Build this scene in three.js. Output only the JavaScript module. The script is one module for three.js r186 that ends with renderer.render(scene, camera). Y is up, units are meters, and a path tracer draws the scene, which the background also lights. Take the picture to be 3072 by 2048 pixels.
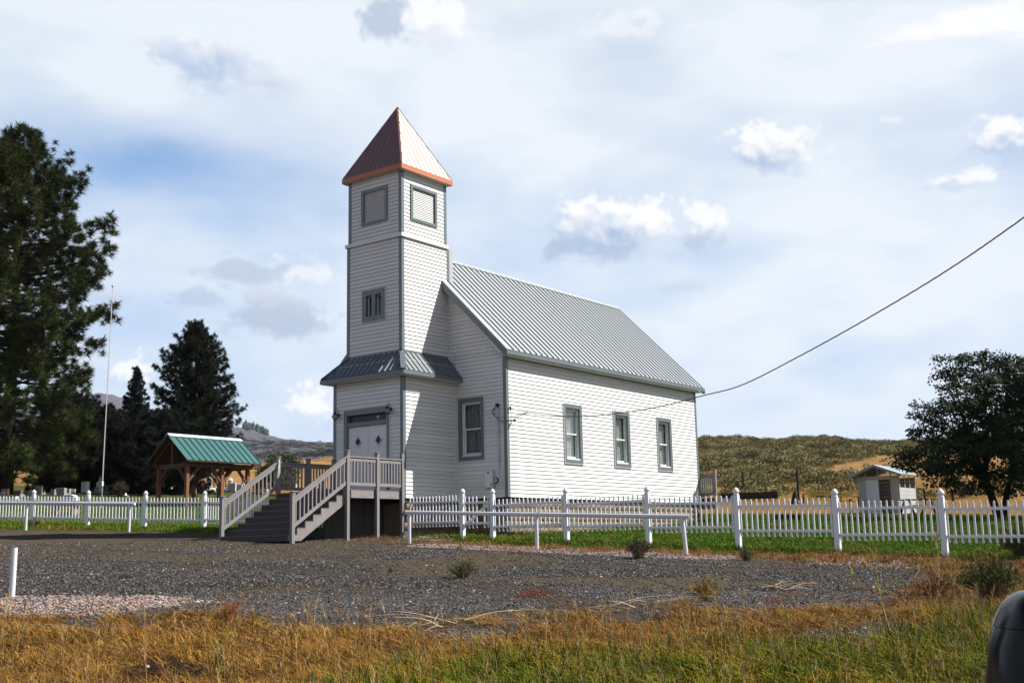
import * as THREE from 'three';
import { mergeGeometries, mergeVertices } from 'three/addons/utils/BufferGeometryUtils.js';
import { createNoise2D, createNoise3D } from 'simplex-noise';

// ---------------------------------------------------------------- camera, exposure, sun
const EXPOSURE = 2.5;
const scene = new THREE.Scene();
const EYE = new THREE.Vector3(21.4945, -1.5014, 28.1961), FOCAL = 3491.14;   // focal length in pixels of the 3072 x 2048 photograph
const camera = new THREE.PerspectiveCamera(32.694, 3072 / 2048, 0.1, 14000);
camera.position.copy(EYE);
camera.rotation.order = 'YXZ';
camera.rotation.set(0.1749, 0.6453, -0.0207);
camera.updateMatrixWorld(true);
const renderer = new THREE.WebGLRenderer({ antialias: true });
renderer.setSize(1024, 682);
renderer.toneMapping = THREE.LinearToneMapping;
renderer.toneMappingExposure = EXPOSURE;
renderer.shadowMap.enabled = true;

const SUN = new THREE.Vector3(1, 1.52, -1.0).normalize();
const sun = new THREE.DirectionalLight(new THREE.Color(1, 0.965, 0.9), 5);
sun.position.copy(SUN).multiplyScalar(80);
sun.castShadow = true;
sun.shadow.mapSize.set(4096, 4096);
Object.assign(sun.shadow.camera, { left: -60, right: 60, top: 60, bottom: -60, near: 1, far: 240 });
scene.add(sun, sun.target);

// ---------------------------------------------------------------- random numbers, noise, pixel rays
function rng(seed) { let s = seed >>> 0; return () => { s = (s + 0x6d2b79f5) | 0; let t = Math.imul(s ^ (s >>> 15), 1 | s); t = (t + Math.imul(t ^ (t >>> 7), 61 | t)) ^ t; return ((t ^ (t >>> 14)) >>> 0) / 4294967296; }; }
const n2 = createNoise2D(rng(11)), n3 = createNoise3D(rng(23));
const clamp = (x, a, b) => Math.min(b, Math.max(a, x)), lerp = (a, b, t) => a + (b - a) * t, sstep = (a, b, x) => { const t = clamp((x - a) / (b - a), 0, 1); return t * t * (3 - 2 * t); };
const fbm2 = (x, y, o = 4) => { let s = 0, a = 0.5; for (let i = 0; i < o; i++, a *= 0.5, x *= 2.03, y *= 2.03) s += a * n2(x + i * 17, y - i * 9); return s; };
const fbm3 = (x, y, z, o = 4) => { let s = 0, a = 0.5; for (let i = 0; i < o; i++, a *= 0.5, x *= 2.03, y *= 2.03, z *= 2.03) s += a * n3(x + i * 17, y - i * 9, z); return s; };
const CAMROT = new THREE.Matrix4().extractRotation(camera.matrixWorld);
const ray = (px, py) => new THREE.Vector3((px - 1536) / FOCAL, -(py - 1024) / FOCAL, -1).applyMatrix4(CAMROT);
const at = (px, py, depth) => ray(px, py).multiplyScalar(depth).add(EYE);                         // a pixel at a known distance
const onPlane = (px, py, axis, v) => { const d = ray(px, py); return d.multiplyScalar((v - EYE[axis]) / d[axis]).add(EYE); };
const table = (q, pts) => { if (q <= pts[0][0]) return pts[0][1]; for (let i = 1; i < pts.length; i++) if (q <= pts[i][0]) return lerp(pts[i - 1][1], pts[i][1], (q - pts[i - 1][0]) / (pts[i][0] - pts[i - 1][0])); return pts[pts.length - 1][1]; };

// ---------------------------------------------------------------- sky: air, a thin high veil and small cumulus
function buildSky() {
  const W = 4096, H = 2048, data = new Float32Array(W * H * 4), lin = (c) => { c /= 255; return c <= 0.04045 ? c / 12.92 : Math.pow((c + 0.055) / 1.055, 2.4); };
  const col = (r, g, b) => [lin(r) / EXPOSURE, lin(g) / EXPOSURE, lin(b) / EXPOSURE];
  const horizon = col(201, 219, 240), blueLow = col(152, 192, 240), blueHigh = col(38, 74, 142), veil = col(238, 245, 253), milk = col(211, 227, 243), white = col(255, 255, 255), grey = col(190, 205, 229), greyD = col(172, 194, 226);
  const puffs = [];
  // a cloud: centre pixel, width and height in pixels, opacity, whiteness of its crown, raggedness
  const cloud = (px, py, w, h, o, crown, rag = 0.55, base = 0.5) => { const c = ray(px, py).normalize(); addPuff(c, w / FOCAL / 2, h / FOCAL / 2, o, crown, rag, base); };
  function addPuff(c, w, h, o, crown, rag, base) {
    const right = new THREE.Vector3(-c.z, 0, c.x).normalize(), up = new THREE.Vector3().crossVectors(right, c).normalize();
    puffs.push({ c, right, up, w, h, o, crown, rag, base, seed: puffs.length * 7.3, cos: Math.cos(Math.min(1.3, Math.max(w, h) * 1.9)) });
  }
  cloud(650, 185, 400, 225, 0.9, 0.62, 0.5, 0.5); cloud(800, 250, 200, 80, 0.35, 0.4, 0.8, 0.6);
  cloud(1165, 70, 190, 190, 0.85, 0.2, 0.5, 0.9); cloud(1300, 60, 260, 240, 0.8, 0.95, 0.6, 0.25);
  cloud(1900, 95, 260, 150, 0.45, 0.9, 0.9, 0.2); cloud(1850, 60, 120, 60, 0.3, 0.9, 0.9, 0.2);
  cloud(2900, 75, 560, 170, 0.9, 0.98, 0.75, 0.15); cloud(2760, 110, 300, 90, 0.7, 0.95, 0.8, 0.15);
  cloud(2318, 458, 265, 195, 1, 1, 0.3, 0.55); cloud(2380, 430, 120, 110, 0.9, 1, 0.4, 0.3);
  cloud(3010, 430, 190, 170, 0.9, 1, 0.55, 0.55); cloud(2880, 548, 230, 70, 0.85, 0.95, 0.6, 0.45); cloud(3040, 375, 150, 50, 0.9, 1, 0.6, 0.1);
  cloud(1800, 742, 360, 130, 0.9, 0.15, 0.5, 1.0); cloud(1830, 692, 420, 240, 1, 1, 0.28, 0.58); cloud(1920, 650, 200, 150, 1, 1, 0.26, 0.25);
  cloud(2120, 685, 190, 200, 0.9, 1, 0.55, 0.4); cloud(2105, 735, 150, 100, 0.6, 0.3, 0.7, 0.8); cloud(2160, 640, 60, 60, 0.7, 1, 0.5, 0.1);
  cloud(850, 955, 380, 190, 0.95, 0.4, 0.45, 0.8); cloud(900, 840, 240, 160, 0.55, 0.9, 0.7, 0.3); cloud(730, 820, 300, 110, 0.75, 0.2, 0.6, 0.9); cloud(590, 900, 200, 90, 0.65, 0.2, 0.6, 0.9);
  cloud(930, 1215, 160, 140, 0.95, 1, 0.4, 0.2); cloud(405, 1120, 130, 120, 0.9, 1, 0.45, 0.25); cloud(250, 1210, 160, 60, 0.6, 1, 0.6, 0.2); cloud(330, 895, 220, 60, 0.5, 0.4, 0.8, 0.7);
  cloud(2050, 860, 260, 60, 0.3, 0.4, 0.9, 0.7); cloud(2680, 360, 80, 45, 0.45, 1, 0.6, 0.2);
  const r = rng(77);
  for (let i = 0; i < 60; i++) {   // the same kind of cloud round the rest of the sky
    const az = r() * Math.PI * 2, el = 0.06 + r() * r() * 1.0, c = new THREE.Vector3(Math.cos(el) * Math.cos(az), Math.sin(el), Math.cos(el) * Math.sin(az));
    const v = c.clone().applyMatrix4(new THREE.Matrix4().copy(CAMROT).invert());
    if (v.z < 0 && Math.abs(v.x / v.z) < 0.6 && Math.abs(v.y / v.z) < 0.42) continue;
    const w = 0.03 + r() * 0.05; addPuff(c, w, w * (0.45 + r() * 0.25), 0.5 + r() * 0.45, 0.5 + r() * 0.5, 0.4 + r() * 0.4, 0.4 + r() * 0.3);
  }
  const patch = ray(480, 500).normalize(), patchR = new THREE.Vector3(-patch.z, 0, patch.x).normalize(), patchU = new THREE.Vector3().crossVectors(patchR, patch), d = new THREE.Vector3();
  const out = [0, 0, 0];
  for (let row = 0; row < H; row++) {
    const el = ((row + 0.5) / H - 0.5) * Math.PI;
    const near = puffs.filter((p) => Math.abs(Math.asin(p.c.y) - el) < Math.max(p.w, p.h) * 2.2 + 0.02);
    for (let x = 0; x < W; x++) {
      const az = ((x + 0.5) / W - 0.5) * 2 * Math.PI, ce = Math.cos(el); d.set(ce * Math.cos(az), Math.sin(el), ce * Math.sin(az));
      const up = Math.max(0, d.y), o = (row * W + x) * 4;
      if (el < -0.12) { for (let c = 0; c < 3; c++) data[o + c] = horizon[c] * 0.55; data[o + 3] = 1; continue; }
      const t = sstep(0.15, 0.75, up), k = 1 / (up + 0.25);
      const big = fbm3(d.x * k * 1.1, 3.1, d.z * k * 1.1, 3), streak = fbm3(d.x * k * 3 + 5, d.y * 7, d.z * k * 3, 4);
      const pu = d.dot(patchR) / 0.17, pv = d.dot(patchU) / 0.04, inPatch = d.dot(patch) > 0 ? Math.exp(-(pu * pu + (pv + pu * 0.25) * (pv + pu * 0.25))) : 0;
      let thin = clamp(0.86 + big * 0.45 + streak * 0.34 - inPatch * 0.9, 0, 1);
      thin *= lerp(1, 0.1, sstep(0.42, 0.72, up));
      const toSun = sstep(-0.45, 0.35, d.dot(SUN)), low = sstep(0.2, 0.0, up);
      for (let c = 0; c < 3; c++) {
        const air = lerp(lerp(blueLow[c], blueHigh[c], t), horizon[c], low * 0.8), v = lerp(milk[c], veil[c], toSun);
        out[c] = lerp(air, lerp(v, horizon[c], low * 0.6), thin);
      }
      for (const p of near) {
        const cc = d.dot(p.c); if (cc < p.cos) continue;
        const u = d.dot(p.right) / cc / p.w, v = d.dot(p.up) / cc / p.h;
        if (Math.abs(u) > 1.9 || Math.abs(v) > 1.9) continue;
        const s = p.seed, q = p.w / p.h, w1 = fbm3(u * 0.9 + s, v * 0.9 / q * 1.3, s, 5), billow = 1 - Math.abs(fbm3(u * 1.5 - s, v * 1.2, s * 1.7, 5)) * 2;
        const flat = v < 0 ? v * 1.25 : v;
        const wob = fbm3(u * 2.6 + s, v * 2.2, s * 0.6, 5), soft = lerp(0.22 + p.rag * 0.5, 0.75 + p.rag * 0.5, sstep(0.15, -0.7, v)), a = p.o * sstep(0.0, soft, 0.98 - Math.sqrt(u * u * 0.9 + flat * flat) + w1 * (0.5 + p.rag * 0.5) + wob * 0.38 + (billow - 0.75) * 0.22);
        if (a <= 0.003) continue;
        const lit = clamp(0.52 + v * 0.8 + u * 0.25 + w1 * 0.35 + wob * 0.25 + (billow - 0.75) * 0.18 - (p.base - 0.5) * 1.2, 0, 1) * p.crown;
        for (let c = 0; c < 3; c++) out[c] = lerp(out[c], lerp(p.crown < 0.6 ? grey[c] * 0.93 : greyD[c], white[c] * 1.02, sstep(0.0, 0.85, lit)), a);
      }
      for (let c = 0; c < 3; c++) data[o + c] = out[c];
      data[o + 3] = 1;
    }
  }
  const t = new THREE.DataTexture(data, W, H, THREE.RGBAFormat, THREE.FloatType);
  t.mapping = THREE.EquirectangularReflectionMapping; t.magFilter = t.minFilter = THREE.LinearFilter; t.needsUpdate = true;
  return t;
}
scene.background = scene.environment = buildSky();
scene.fog = new THREE.FogExp2(new THREE.Color(0.72, 0.82, 1.0), 0.00004);

// ---------------------------------------------------------------- objects: naming and building
const taken = new Map();
const numbered = (name) => { const k = taken.get(name) ?? 0; taken.set(name, k + 1); return k ? name + '_' + String(k).padStart(3, '0') : name; };
const shade = (o) => { o.castShadow = o.receiveShadow = true; return o; };
function tag(o, label, category, group, kind) { if (label) o.userData.label = label; if (category) o.userData.category = category; if (group) o.userData.group = group; if (kind) o.userData.kind = kind; return o; }
function thing(name, label, category, pos = [0, 0, 0], turn = 0, group) { const g = new THREE.Group(); g.name = numbered(name); g.position.set(...pos); g.rotation.y = turn; scene.add(g); return tag(g, label, category, group); }
function part(name, geometry, material, parent) { const m = shade(new THREE.Mesh(geometry, material)); m.name = parent ? name : numbered(name); (parent ?? scene).add(m); return m; }
function structure(name, geometry, material) { return tag(part(name, geometry, material), null, null, null, 'structure'); }
const boxes = new Map();
function boxGeo(w, h, d) { const k = [w, h, d].map((x) => x.toFixed(3)).join(); if (!boxes.has(k)) boxes.set(k, new THREE.BoxGeometry(w, h, d)); return boxes.get(k); }
function box(name, parent, m, x0, x1, y0, y1, z0, z1) { const b = part(name, boxGeo(Math.abs(x1 - x0), Math.abs(y1 - y0), Math.abs(z1 - z0)), m, parent); b.position.set((x0 + x1) / 2, (y0 + y1) / 2, (z0 + z1) / 2); return b; }
const bxg = (x0, x1, y0, y1, z0, z1) => new THREE.BoxGeometry(x1 - x0, y1 - y0, z1 - z0).translate((x0 + x1) / 2, (y0 + y1) / 2, (z0 + z1) / 2);
const V = (x, y, z) => new THREE.Vector3(x, y, z);
// a beam of rectangular section from a to b; w across (horizontal), h upright
function beamGeo(a, b, w, h) {
  const d = b.clone().sub(a), len = d.length(), g = new THREE.BoxGeometry(w, h, len), z = d.normalize(), x = V(0, 1, 0).cross(z); if (x.length() < 1e-3) x.set(1, 0, 0); x.normalize();
  const y = z.clone().cross(x), m = new THREE.Matrix4().makeBasis(x, y, z).setPosition(a.clone().add(b).multiplyScalar(0.5));
  return g.applyMatrix4(m);
}
const beam = (name, parent, m, a, b, w, h) => part(name, beamGeo(a, b, w, h), m, parent);
function rodGeo(a, b, r0, r1 = r0, sides = 8) {
  const d = b.clone().sub(a), g = new THREE.CylinderGeometry(r1, r0, d.length(), sides, 1);
  return g.applyMatrix4(new THREE.Matrix4().makeRotationFromQuaternion(new THREE.Quaternion().setFromUnitVectors(V(0, 1, 0), d.clone().normalize())).setPosition(a.clone().add(b).multiplyScalar(0.5)));
}
const rod = (name, parent, m, a, b, r0, r1, s) => part(name, rodGeo(a, b, r0, r1, s), m, parent);
// keep only position, normal, uv(, color), without an index, and merge
function merge(list) { return mergeGeometries(list.map((g) => { const n = g.index ? g.toNonIndexed() : g; for (const k of Object.keys(n.attributes)) if (!['position', 'normal', 'uv'].includes(k)) n.deleteAttribute(k); if (!n.attributes.uv) n.setAttribute('uv', new THREE.BufferAttribute(new Float32Array(n.attributes.position.count * 2), 2)); return n; })); }

// ---------------------------------------------------------------- materials
function tex(size, fn, { srgb = false, repeat = 1 } = {}) {
  const data = new Uint8Array(size * size * 4);
  for (let y = 0; y < size; y++) for (let x = 0; x < size; x++) { const c = fn(x / size, y / size), o = (y * size + x) * 4; for (let k = 0; k < 3; k++) data[o + k] = clamp(Math.round((Array.isArray(c) ? c[k] : c) * 255), 0, 255); data[o + 3] = 255; }
  const t = new THREE.DataTexture(data, size, size); t.wrapS = t.wrapT = THREE.RepeatWrapping; t.magFilter = THREE.LinearFilter; t.minFilter = THREE.LinearMipmapLinearFilter; t.generateMipmaps = true;
  if (srgb) t.colorSpace = THREE.SRGBColorSpace; t.repeat.set(repeat, repeat); t.needsUpdate = true; return t;
}
// noise that tiles: sampled on a torus
const tile = (u, v, f, s = 0) => { const a = u * 2 * Math.PI, b = v * 2 * Math.PI, k = f / (2 * Math.PI); return (n3(Math.cos(a) * k + s, Math.sin(a) * k, Math.cos(b) * k) + n3(Math.sin(b) * k + s + 9, Math.cos(a) * k, Math.sin(a) * k + 4)) * 0.5; };
const mottle = (lo, hi) => tex(256, (u, v) => { const n = 0.5 + 0.3 * tile(u, v, 4, 1) + 0.25 * tile(u, v, 12, 5) + 0.2 * tile(u, v, 40, 8); return lerp(lo, hi, clamp(n, 0, 1)); });
const paintMap = mottle(0.86, 1.0), roughMap = mottle(0.7, 1.0), woodMap = tex(256, (u, v) => { const g = tile(u * 1, v, 3, 2) * 0.3 + n2(u * 2, v * 60) * 0.25 + n2(u * 9, v * 120) * 0.12; return clamp(0.8 + g * 0.5, 0, 1); });
const std = (r, g, b, rough = 0.8, extra = {}) => { const m = new THREE.MeshStandardMaterial({ roughness: rough, ...extra }); m.color.setRGB(r, g, b); return m; };
const phys = (r, g, b, rough, extra = {}) => { const m = new THREE.MeshPhysicalMaterial({ roughness: rough, ...extra }); m.color.setRGB(r, g, b); return m; };
const M = {
  siding: [[0.55, 0.543, 0.53], [0.515, 0.507, 0.495], [0.58, 0.57, 0.56], [0.535, 0.532, 0.525], [0.56, 0.548, 0.528]].map((c) => std(...c, 0.6, { map: paintMap })),
  sheathing: std(0.3, 0.3, 0.3, 0.9),
  trim: std(0.1, 0.123, 0.132, 0.38, { map: paintMap }),
  white: std(0.55, 0.545, 0.54, 0.5, { map: paintMap }),
  vinyl: std(0.6, 0.605, 0.62, 0.35, { map: paintMap }),
  pipe: std(0.5, 0.51, 0.54, 0.4, { map: paintMap }),
  roof: phys(0.21, 0.23, 0.24, 0.48, { ior: 1.55, map: paintMap }),
  roofShaded: phys(0.075, 0.092, 0.103, 0.48, { ior: 1.55, map: paintMap }),  // same paint as roof, darkened: shade on the skirt roof put into colour
  copper: phys(0.085, 0.018, 0.009, 0.44, { ior: 2.0, specularColor: new THREE.Color(1, 0.88, 0.74), map: paintMap }),
  copperTrim: phys(0.36, 0.1, 0.035, 0.5, { ior: 1.5, map: paintMap }),
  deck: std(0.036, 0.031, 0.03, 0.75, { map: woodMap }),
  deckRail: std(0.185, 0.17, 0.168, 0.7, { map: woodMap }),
  cap: std(0.1, 0.1, 0.1, 0.6),
  glass: phys(0.95, 0.97, 0.96, 0.03, { transmission: 1, thickness: 0, ior: 1.5 }),
  room: std(0.2, 0.18, 0.16, 0.95, { side: THREE.DoubleSide }),
  lace: std(0.5, 0.5, 0.49, 0.95, { side: THREE.DoubleSide }),
  black: std(0.012, 0.012, 0.013, 0.5),
  iron: std(0.02, 0.02, 0.02, 0.5, { metalness: 0.6 }),
  steel: std(0.35, 0.36, 0.37, 0.4, { metalness: 0.7 }),
  greyBox: std(0.42, 0.43, 0.44, 0.5),
  stone: [std(0.15, 0.105, 0.06, 0.95, { map: roughMap }), std(0.115, 0.086, 0.052, 0.95, { map: roughMap }), std(0.18, 0.13, 0.075, 0.95, { map: roughMap })],
  mortar: std(0.1, 0.085, 0.065, 1),
  cedar: [std(0.15, 0.046, 0.008, 0.7, { map: woodMap }), std(0.07, 0.023, 0.006, 0.7, { map: woodMap })],
  teal: phys(0.018, 0.085, 0.082, 0.45, { metalness: 0.2, map: paintMap }),
  bark: phys(0.03, 0.021, 0.015, 1, { map: roughMap, specularIntensity: 0.2 }),
};
// ---------------------------------------------------------------- terrain
// azimuth as the pixel column that looks that way; heights relative to the eye, by distance, read from the photograph's layers
const YAW = 0.6453, FX = -Math.sin(YAW), FZ = -Math.cos(YAW), RX = Math.cos(YAW), RZ = -Math.sin(YAW);
const plain = (x, z) => -1.24 - 0.05 * x - 0.034 * (z - 2.37);
const RING = [75, 95, 145, 210, 330, 620, 1150, 2000, 4200, 7000];
const UP = [   // pixels above the horizon at each of the distances
  [[-700, 170], [0, 182], [600, 173], [1000, 140], [2100, 92], [2600, 88], [3200, 84], [4200, 80]],
  [[-700, 186], [0, 194], [600, 186], [1000, 150], [2100, 118], [2600, 108], [3200, 104], [4200, 100]],
  [[-700, 216], [0, 219], [500, 218], [760, 216], [1000, 205], [2100, 194], [2300, 200], [2600, 208], [2800, 216], [4200, 220]],
  [[-700, 236], [0, 238], [500, 252], [700, 250], [1000, 255], [2100, 262], [2400, 262], [2700, 250], [4200, 240]],
  [[-700, 250], [0, 250], [520, 266], [700, 256], [1000, 272], [1500, 288], [2100, 296], [2200, 288], [2300, 283], [2350, 289], [2390, 291], [2450, 283], [2560, 270], [2800, 263], [4200, 260]],
  [[-700, 290], [0, 280], [600, 290], [1000, 285], [1600, 250], [2200, 240], [4200, 230]],
  [[-700, 318], [0, 308], [600, 322], [760, 316], [880, 314], [1000, 304], [1500, 250], [2300, 200], [4200, 190]],
  [[-700, 330], [0, 322], [500, 356], [690, 360], [730, 352], [800, 333], [880, 318], [960, 312], [1010, 312], [1300, 280], [2300, 130], [4200, 120]],
  [[-700, 330], [0, 350], [200, 390], [300, 409], [345, 396], [500, 330], [700, 280], [1500, 200], [4200, 70]],
  [[-700, 100], [300, 120], [1500, 90], [4200, 30]],
];
function heightAt(x, z) {
  const dx = x - EYE.x, dz = z - EYE.z, fwd = dx * FX + dz * FZ, lat = dx * RX + dz * RZ, r = Math.hypot(dx, dz);
  const flat = r > 60 ? EYE.y + clamp(plain(EYE.x + dx * 60 / r, EYE.z + dz * 60 / r) - EYE.y, -3, 3) : plain(x, z);
  let h = flat + fbm2(x * 0.11, z * 0.11, 3) * 0.05 * sstep(3, 12, Math.abs(z - 2.4) + (r < 40 ? 0 : 20));
  if (r > 50) {
    const ahead = sstep(0.0, 0.45, fwd / r);
    if (ahead > 0) {
      const q = 1536 + FOCAL * lat / Math.max(fwd, r * 0.05), L = Math.log(r); let i = 0;
      while (i < RING.length - 2 && r > RING[i + 1]) i++;
      const g = (k) => { const c = clamp(k, 0, RING.length - 1); return table(q, UP[c]) * RING[c] / FOCAL; };
      const a = Math.log(RING[i]), b = Math.log(RING[i + 1]), t = clamp((L - a) / (b - a), r < 75 ? -1.2 : 0, 1);
      const p1 = g(i), p2 = g(i + 1), m1 = (p2 - g(i - 1)) * 0.5, m2 = (g(i + 2) - p1) * 0.5;
      let hill = t < 0 ? p1 + (p2 - p1) * t * 0.75 : p1 * (2 * t ** 3 - 3 * t * t + 1) + m1 * (t ** 3 - 2 * t * t + t) + p2 * (3 * t * t - 2 * t ** 3) + m2 * (t ** 3 - t * t);
      hill += fbm2(x * 6 / r + x * 0.011, z * 0.011 + z * 6 / r, 4) * 0.0045 * r * sstep(90, 220, r);
      h = lerp(h, EYE.y + hill, sstep(50, 78, r) * ahead);
    }
  }
  return h;
}
// first point of the ground along a pixel's ray
function G(px, py, far = 5000) {
  const d = ray(px, py); let a = 4, p = null;
  for (let t = 4; t < far; t *= 1.01) { const x = EYE.x + d.x * t, z = EYE.z + d.z * t, y = EYE.y + d.y * t; if (y < heightAt(x, z)) { let lo = a, hi = t; for (let k = 0; k < 24; k++) { const m = (lo + hi) / 2; if (EYE.y + d.y * m < heightAt(EYE.x + d.x * m, EYE.z + d.z * m)) hi = m; else lo = m; } p = hi; break; } a = t; }
  if (p === null) p = far;
  return V(EYE.x + d.x * p, EYE.y + d.y * p, EYE.z + d.z * p);
}
// the ground below a pixel column at a given distance
function below(px, depth) { const p = at(px, 1500, depth); p.y = heightAt(p.x, p.z); return p; }

// regions of the ground as outlines in metres
const outline = (pts) => pts.map(([px, py]) => { const p = G(px, py); return [p.x, p.z]; });
const LOT = outline([[-500, 1925], [-150, 1890], [0, 1868], [200, 1866], [420, 1858], [600, 1878], [900, 1898], [1100, 1905], [1300, 1912], [1500, 1902], [1700, 1876], [1880, 1858], [2050, 1826], [2200, 1838], [2330, 1856], [2480, 1822], [2640, 1796], [2760, 1764], [2830, 1730], [2700, 1706], [2500, 1694], [2300, 1679], [2060, 1668], [1800, 1662], [1600, 1656], [1400, 1644], [1230, 1636]])
  .concat([[-0.6, 3.4], [-1.9, 2.3], [-5.2, 2.3]], outline([[655, 1601], [400, 1597], [150, 1592], [0, 1588], [-500, 1570]]));
const PATCHES = [outline([[2380, 1912], [2480, 1888], [2640, 1880], [2720, 1896], [2620, 1925], [2460, 1940]])];
function inside(poly, x, z) { let c = false; for (let i = 0, j = poly.length - 1; i < poly.length; j = i++) { const [xi, zi] = poly[i], [xj, zj] = poly[j]; if ((zi > z) !== (zj > z) && x < (xj - xi) * (z - zi) / (zj - zi) + xi) c = !c; } return c; }
function edgeDist(poly, x, z) { let m = 1e9; for (let i = 0, j = poly.length - 1; i < poly.length; j = i++) { const [ax, az] = poly[j], [bx, bz] = poly[i], ex = bx - ax, ez = bz - az, t = clamp(((x - ax) * ex + (z - az) * ez) / (ex * ex + ez * ez), 0, 1); m = Math.min(m, Math.hypot(x - ax - ex * t, z - az - ez * t)); } return inside(poly, x, z) ? m : -m; }
const inLot = (x, z, soft = 0.22) => Math.max(edgeDist(LOT, x, z), ...PATCHES.map((p) => edgeDist(p, x, z))) + fbm2(x * 1.3, z * 1.3, 3) * soft * 2 + fbm2(x * 0.42 + 8, z * 0.42, 2) * 1.9 * sstep(9, 13, z);
// the front edge of the mown grass: a strip before the fences
const LAWN_EDGE = [[-24, 9.4], [-17, 6.6], [-8.6, 3.9], [-5, 2.2], [-0.5, 2.4], [0.8, 3.3], [3.2, 3.5], [6, 3.4], [9, 3.1], [12, 2.9], [15, 2.4], [22, 1.4]];
const LAWN_BACK = [[-700, 98], [0, 98], [600, 96], [1000, 90], [2100, 64], [2500, 60], [3000, 57], [4200, 56]];
function zone(x, z) {
  const dx = x - EYE.x, dz = z - EYE.z, fwd = dx * FX + dz * FZ, lat = dx * RX + dz * RZ, r = Math.hypot(dx, dz), n = fbm2(x * 0.7, z * 0.7, 3);
  if (r > 115) return 'hills';
  if (r < 46 && inLot(x, z) > 0) return 'gravel_lot';
  const q = fwd > 1 ? 1536 + FOCAL * lat / fwd : (lat < 0 ? -700 : 4200);
  if (z < table(x, LAWN_EDGE) + n * 0.7 && r < table(q, LAWN_BACK) + n * 5) return 'lawn';
  return 'ground';
}
// packed wheel tracks across the lot
const TRACKS = [[[-100, 1640], [300, 1652], [900, 1672], [1500, 1692], [2000, 1702], [2500, 1716]], [[-100, 1668], [400, 1690], [900, 1712], [1500, 1735], [2100, 1748], [2600, 1750]], [[700, 1600], [1000, 1650], [1300, 1720], [1650, 1800], [1900, 1860]]].map((l) => l.map(([px, py]) => { const p = G(px, py); return [p.x, p.z]; }));
function rut(x, z) { let m = 1e9; for (const l of TRACKS) for (let i = 1; i < l.length; i++) { const [ax, az] = l[i - 1], [bx, bz] = l[i], ex = bx - ax, ez = bz - az, t = clamp(((x - ax) * ex + (z - az) * ez) / (ex * ex + ez * ez), 0, 1); m = Math.min(m, Math.abs(Math.hypot(x - ax - ex * t, z - az - ez * t) - 0.0)); } return sstep(0.75, 0.2, m + fbm2(x * 1.6, z * 1.6, 2) * 0.5); }
function groundColor(x, z, kind, c) {
  const dx = x - EYE.x, dz = z - EYE.z, fwd = dx * FX + dz * FZ, lat = dx * RX + dz * RZ, r = Math.hypot(dx, dz), q = fwd > 1 ? 1536 + FOCAL * lat / fwd : 0;
  const a = fbm2(x * 0.5, z * 0.5, 4), b = fbm2(x * 2.3 + 7, z * 2.3, 3), f = n2(x * 9, z * 9);
  if (kind === 'gravel_lot') {
    // crushed basalt, with tan fines where wheels have packed it and towards the steps
    const edge = sstep(0.0, 1.2, edgeDist(LOT, x, z)), fines = clamp(sstep(-0.05, 0.3, fbm2(x * 0.16 + 3, z * 0.16, 3) + sstep(8, -10, x) * 0.5 - sstep(10, 17, z) * 0.3 + b * 0.2) + rut(x, z) * 0.6, 0, 1) * 0.85;
    c.setRGB(lerp(0.024, 0.066, fines), lerp(0.021, 0.052, fines), lerp(0.019, 0.034, fines)).multiplyScalar(0.95 + b * 0.35 + f * 0.12);
    return c.lerp(new THREE.Color(0.09, 0.055, 0.025), (1 - edge) * 0.5 * sstep(-0.1, 0.3, b));
  }
  if (kind === 'lawn') {
    const dry = sstep(0.02, 0.4, a + b * 0.4 + (z > 2.0 ? sstep(1.4, 3.2, z) * 0.22 : 0));
    const green = r > 55 && q < 1500 ? [0.036, 0.045, 0.01] : [0.018, 0.05, 0.003];
    return c.setRGB(lerp(green[0], 0.085, dry * 0.7), lerp(green[1], 0.07, dry * 0.7), lerp(green[2], 0.014, dry * 0.7)).multiplyScalar(1 + f * 0.2 + b * 0.25);
  }
  if (kind === 'ground') {   // dry verge, bare soil and straw
    const soil = sstep(-0.1, 0.35, b + a * 0.6);
    c.setRGB(lerp(0.08, 0.034, soil), lerp(0.046, 0.021, soil), lerp(0.017, 0.012, soil)).multiplyScalar(1 + f * 0.2);
    if (r > 52) c.setRGB(0.16, 0.086, 0.022).multiplyScalar(1 + a * 0.35 + b * 0.25);
    else if (r > 24 && q > 1500) c.lerp(new THREE.Color(0.16, 0.06, 0.03), sstep(0.1, 0.35, b) * 0.6);
    return c;
  }
  // hills: tan cheatgrass, brush-covered slopes, red-brown earth
  const k = fbm2(x * 0.02, z * 0.02, 4), s = fbm2(x * 0.09, z * 0.09, 3);
  const tan = [0.17, 0.095, 0.028], brush = q > 1500 ? [0.085, 0.066, 0.028] : [0.048, 0.047, 0.06], red = [0.1, 0.045, 0.022];
  let g = q > 1500 ? sstep(150, 185, r + s * 60 - (q - 2300) * 0.03) * sstep(420, 300, r) + sstep(330, 360, r) : sstep(250, 420, r + k * 160);
  g = clamp(g * (q > 1500 ? 0.8 + s * 0.6 : 1.05 + s * 0.5), 0, 1);
  for (const [i, n] of ['r', 'g', 'b'].entries()) c[n] = lerp(lerp(tan[i], red[i], sstep(0.1, 0.5, k + s * 0.5) * 0.55), brush[i], g) * (1 + s * 0.4);
  { const bank = sstep(60, 20, Math.abs(q - 2215)) * sstep(14, 5, Math.abs(r - 122) + s * 10); if (bank > 0) c.lerp(new THREE.Color(0.085, 0.036, 0.018), bank); }   // bare red cut bank behind the church
  return c;
}
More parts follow.
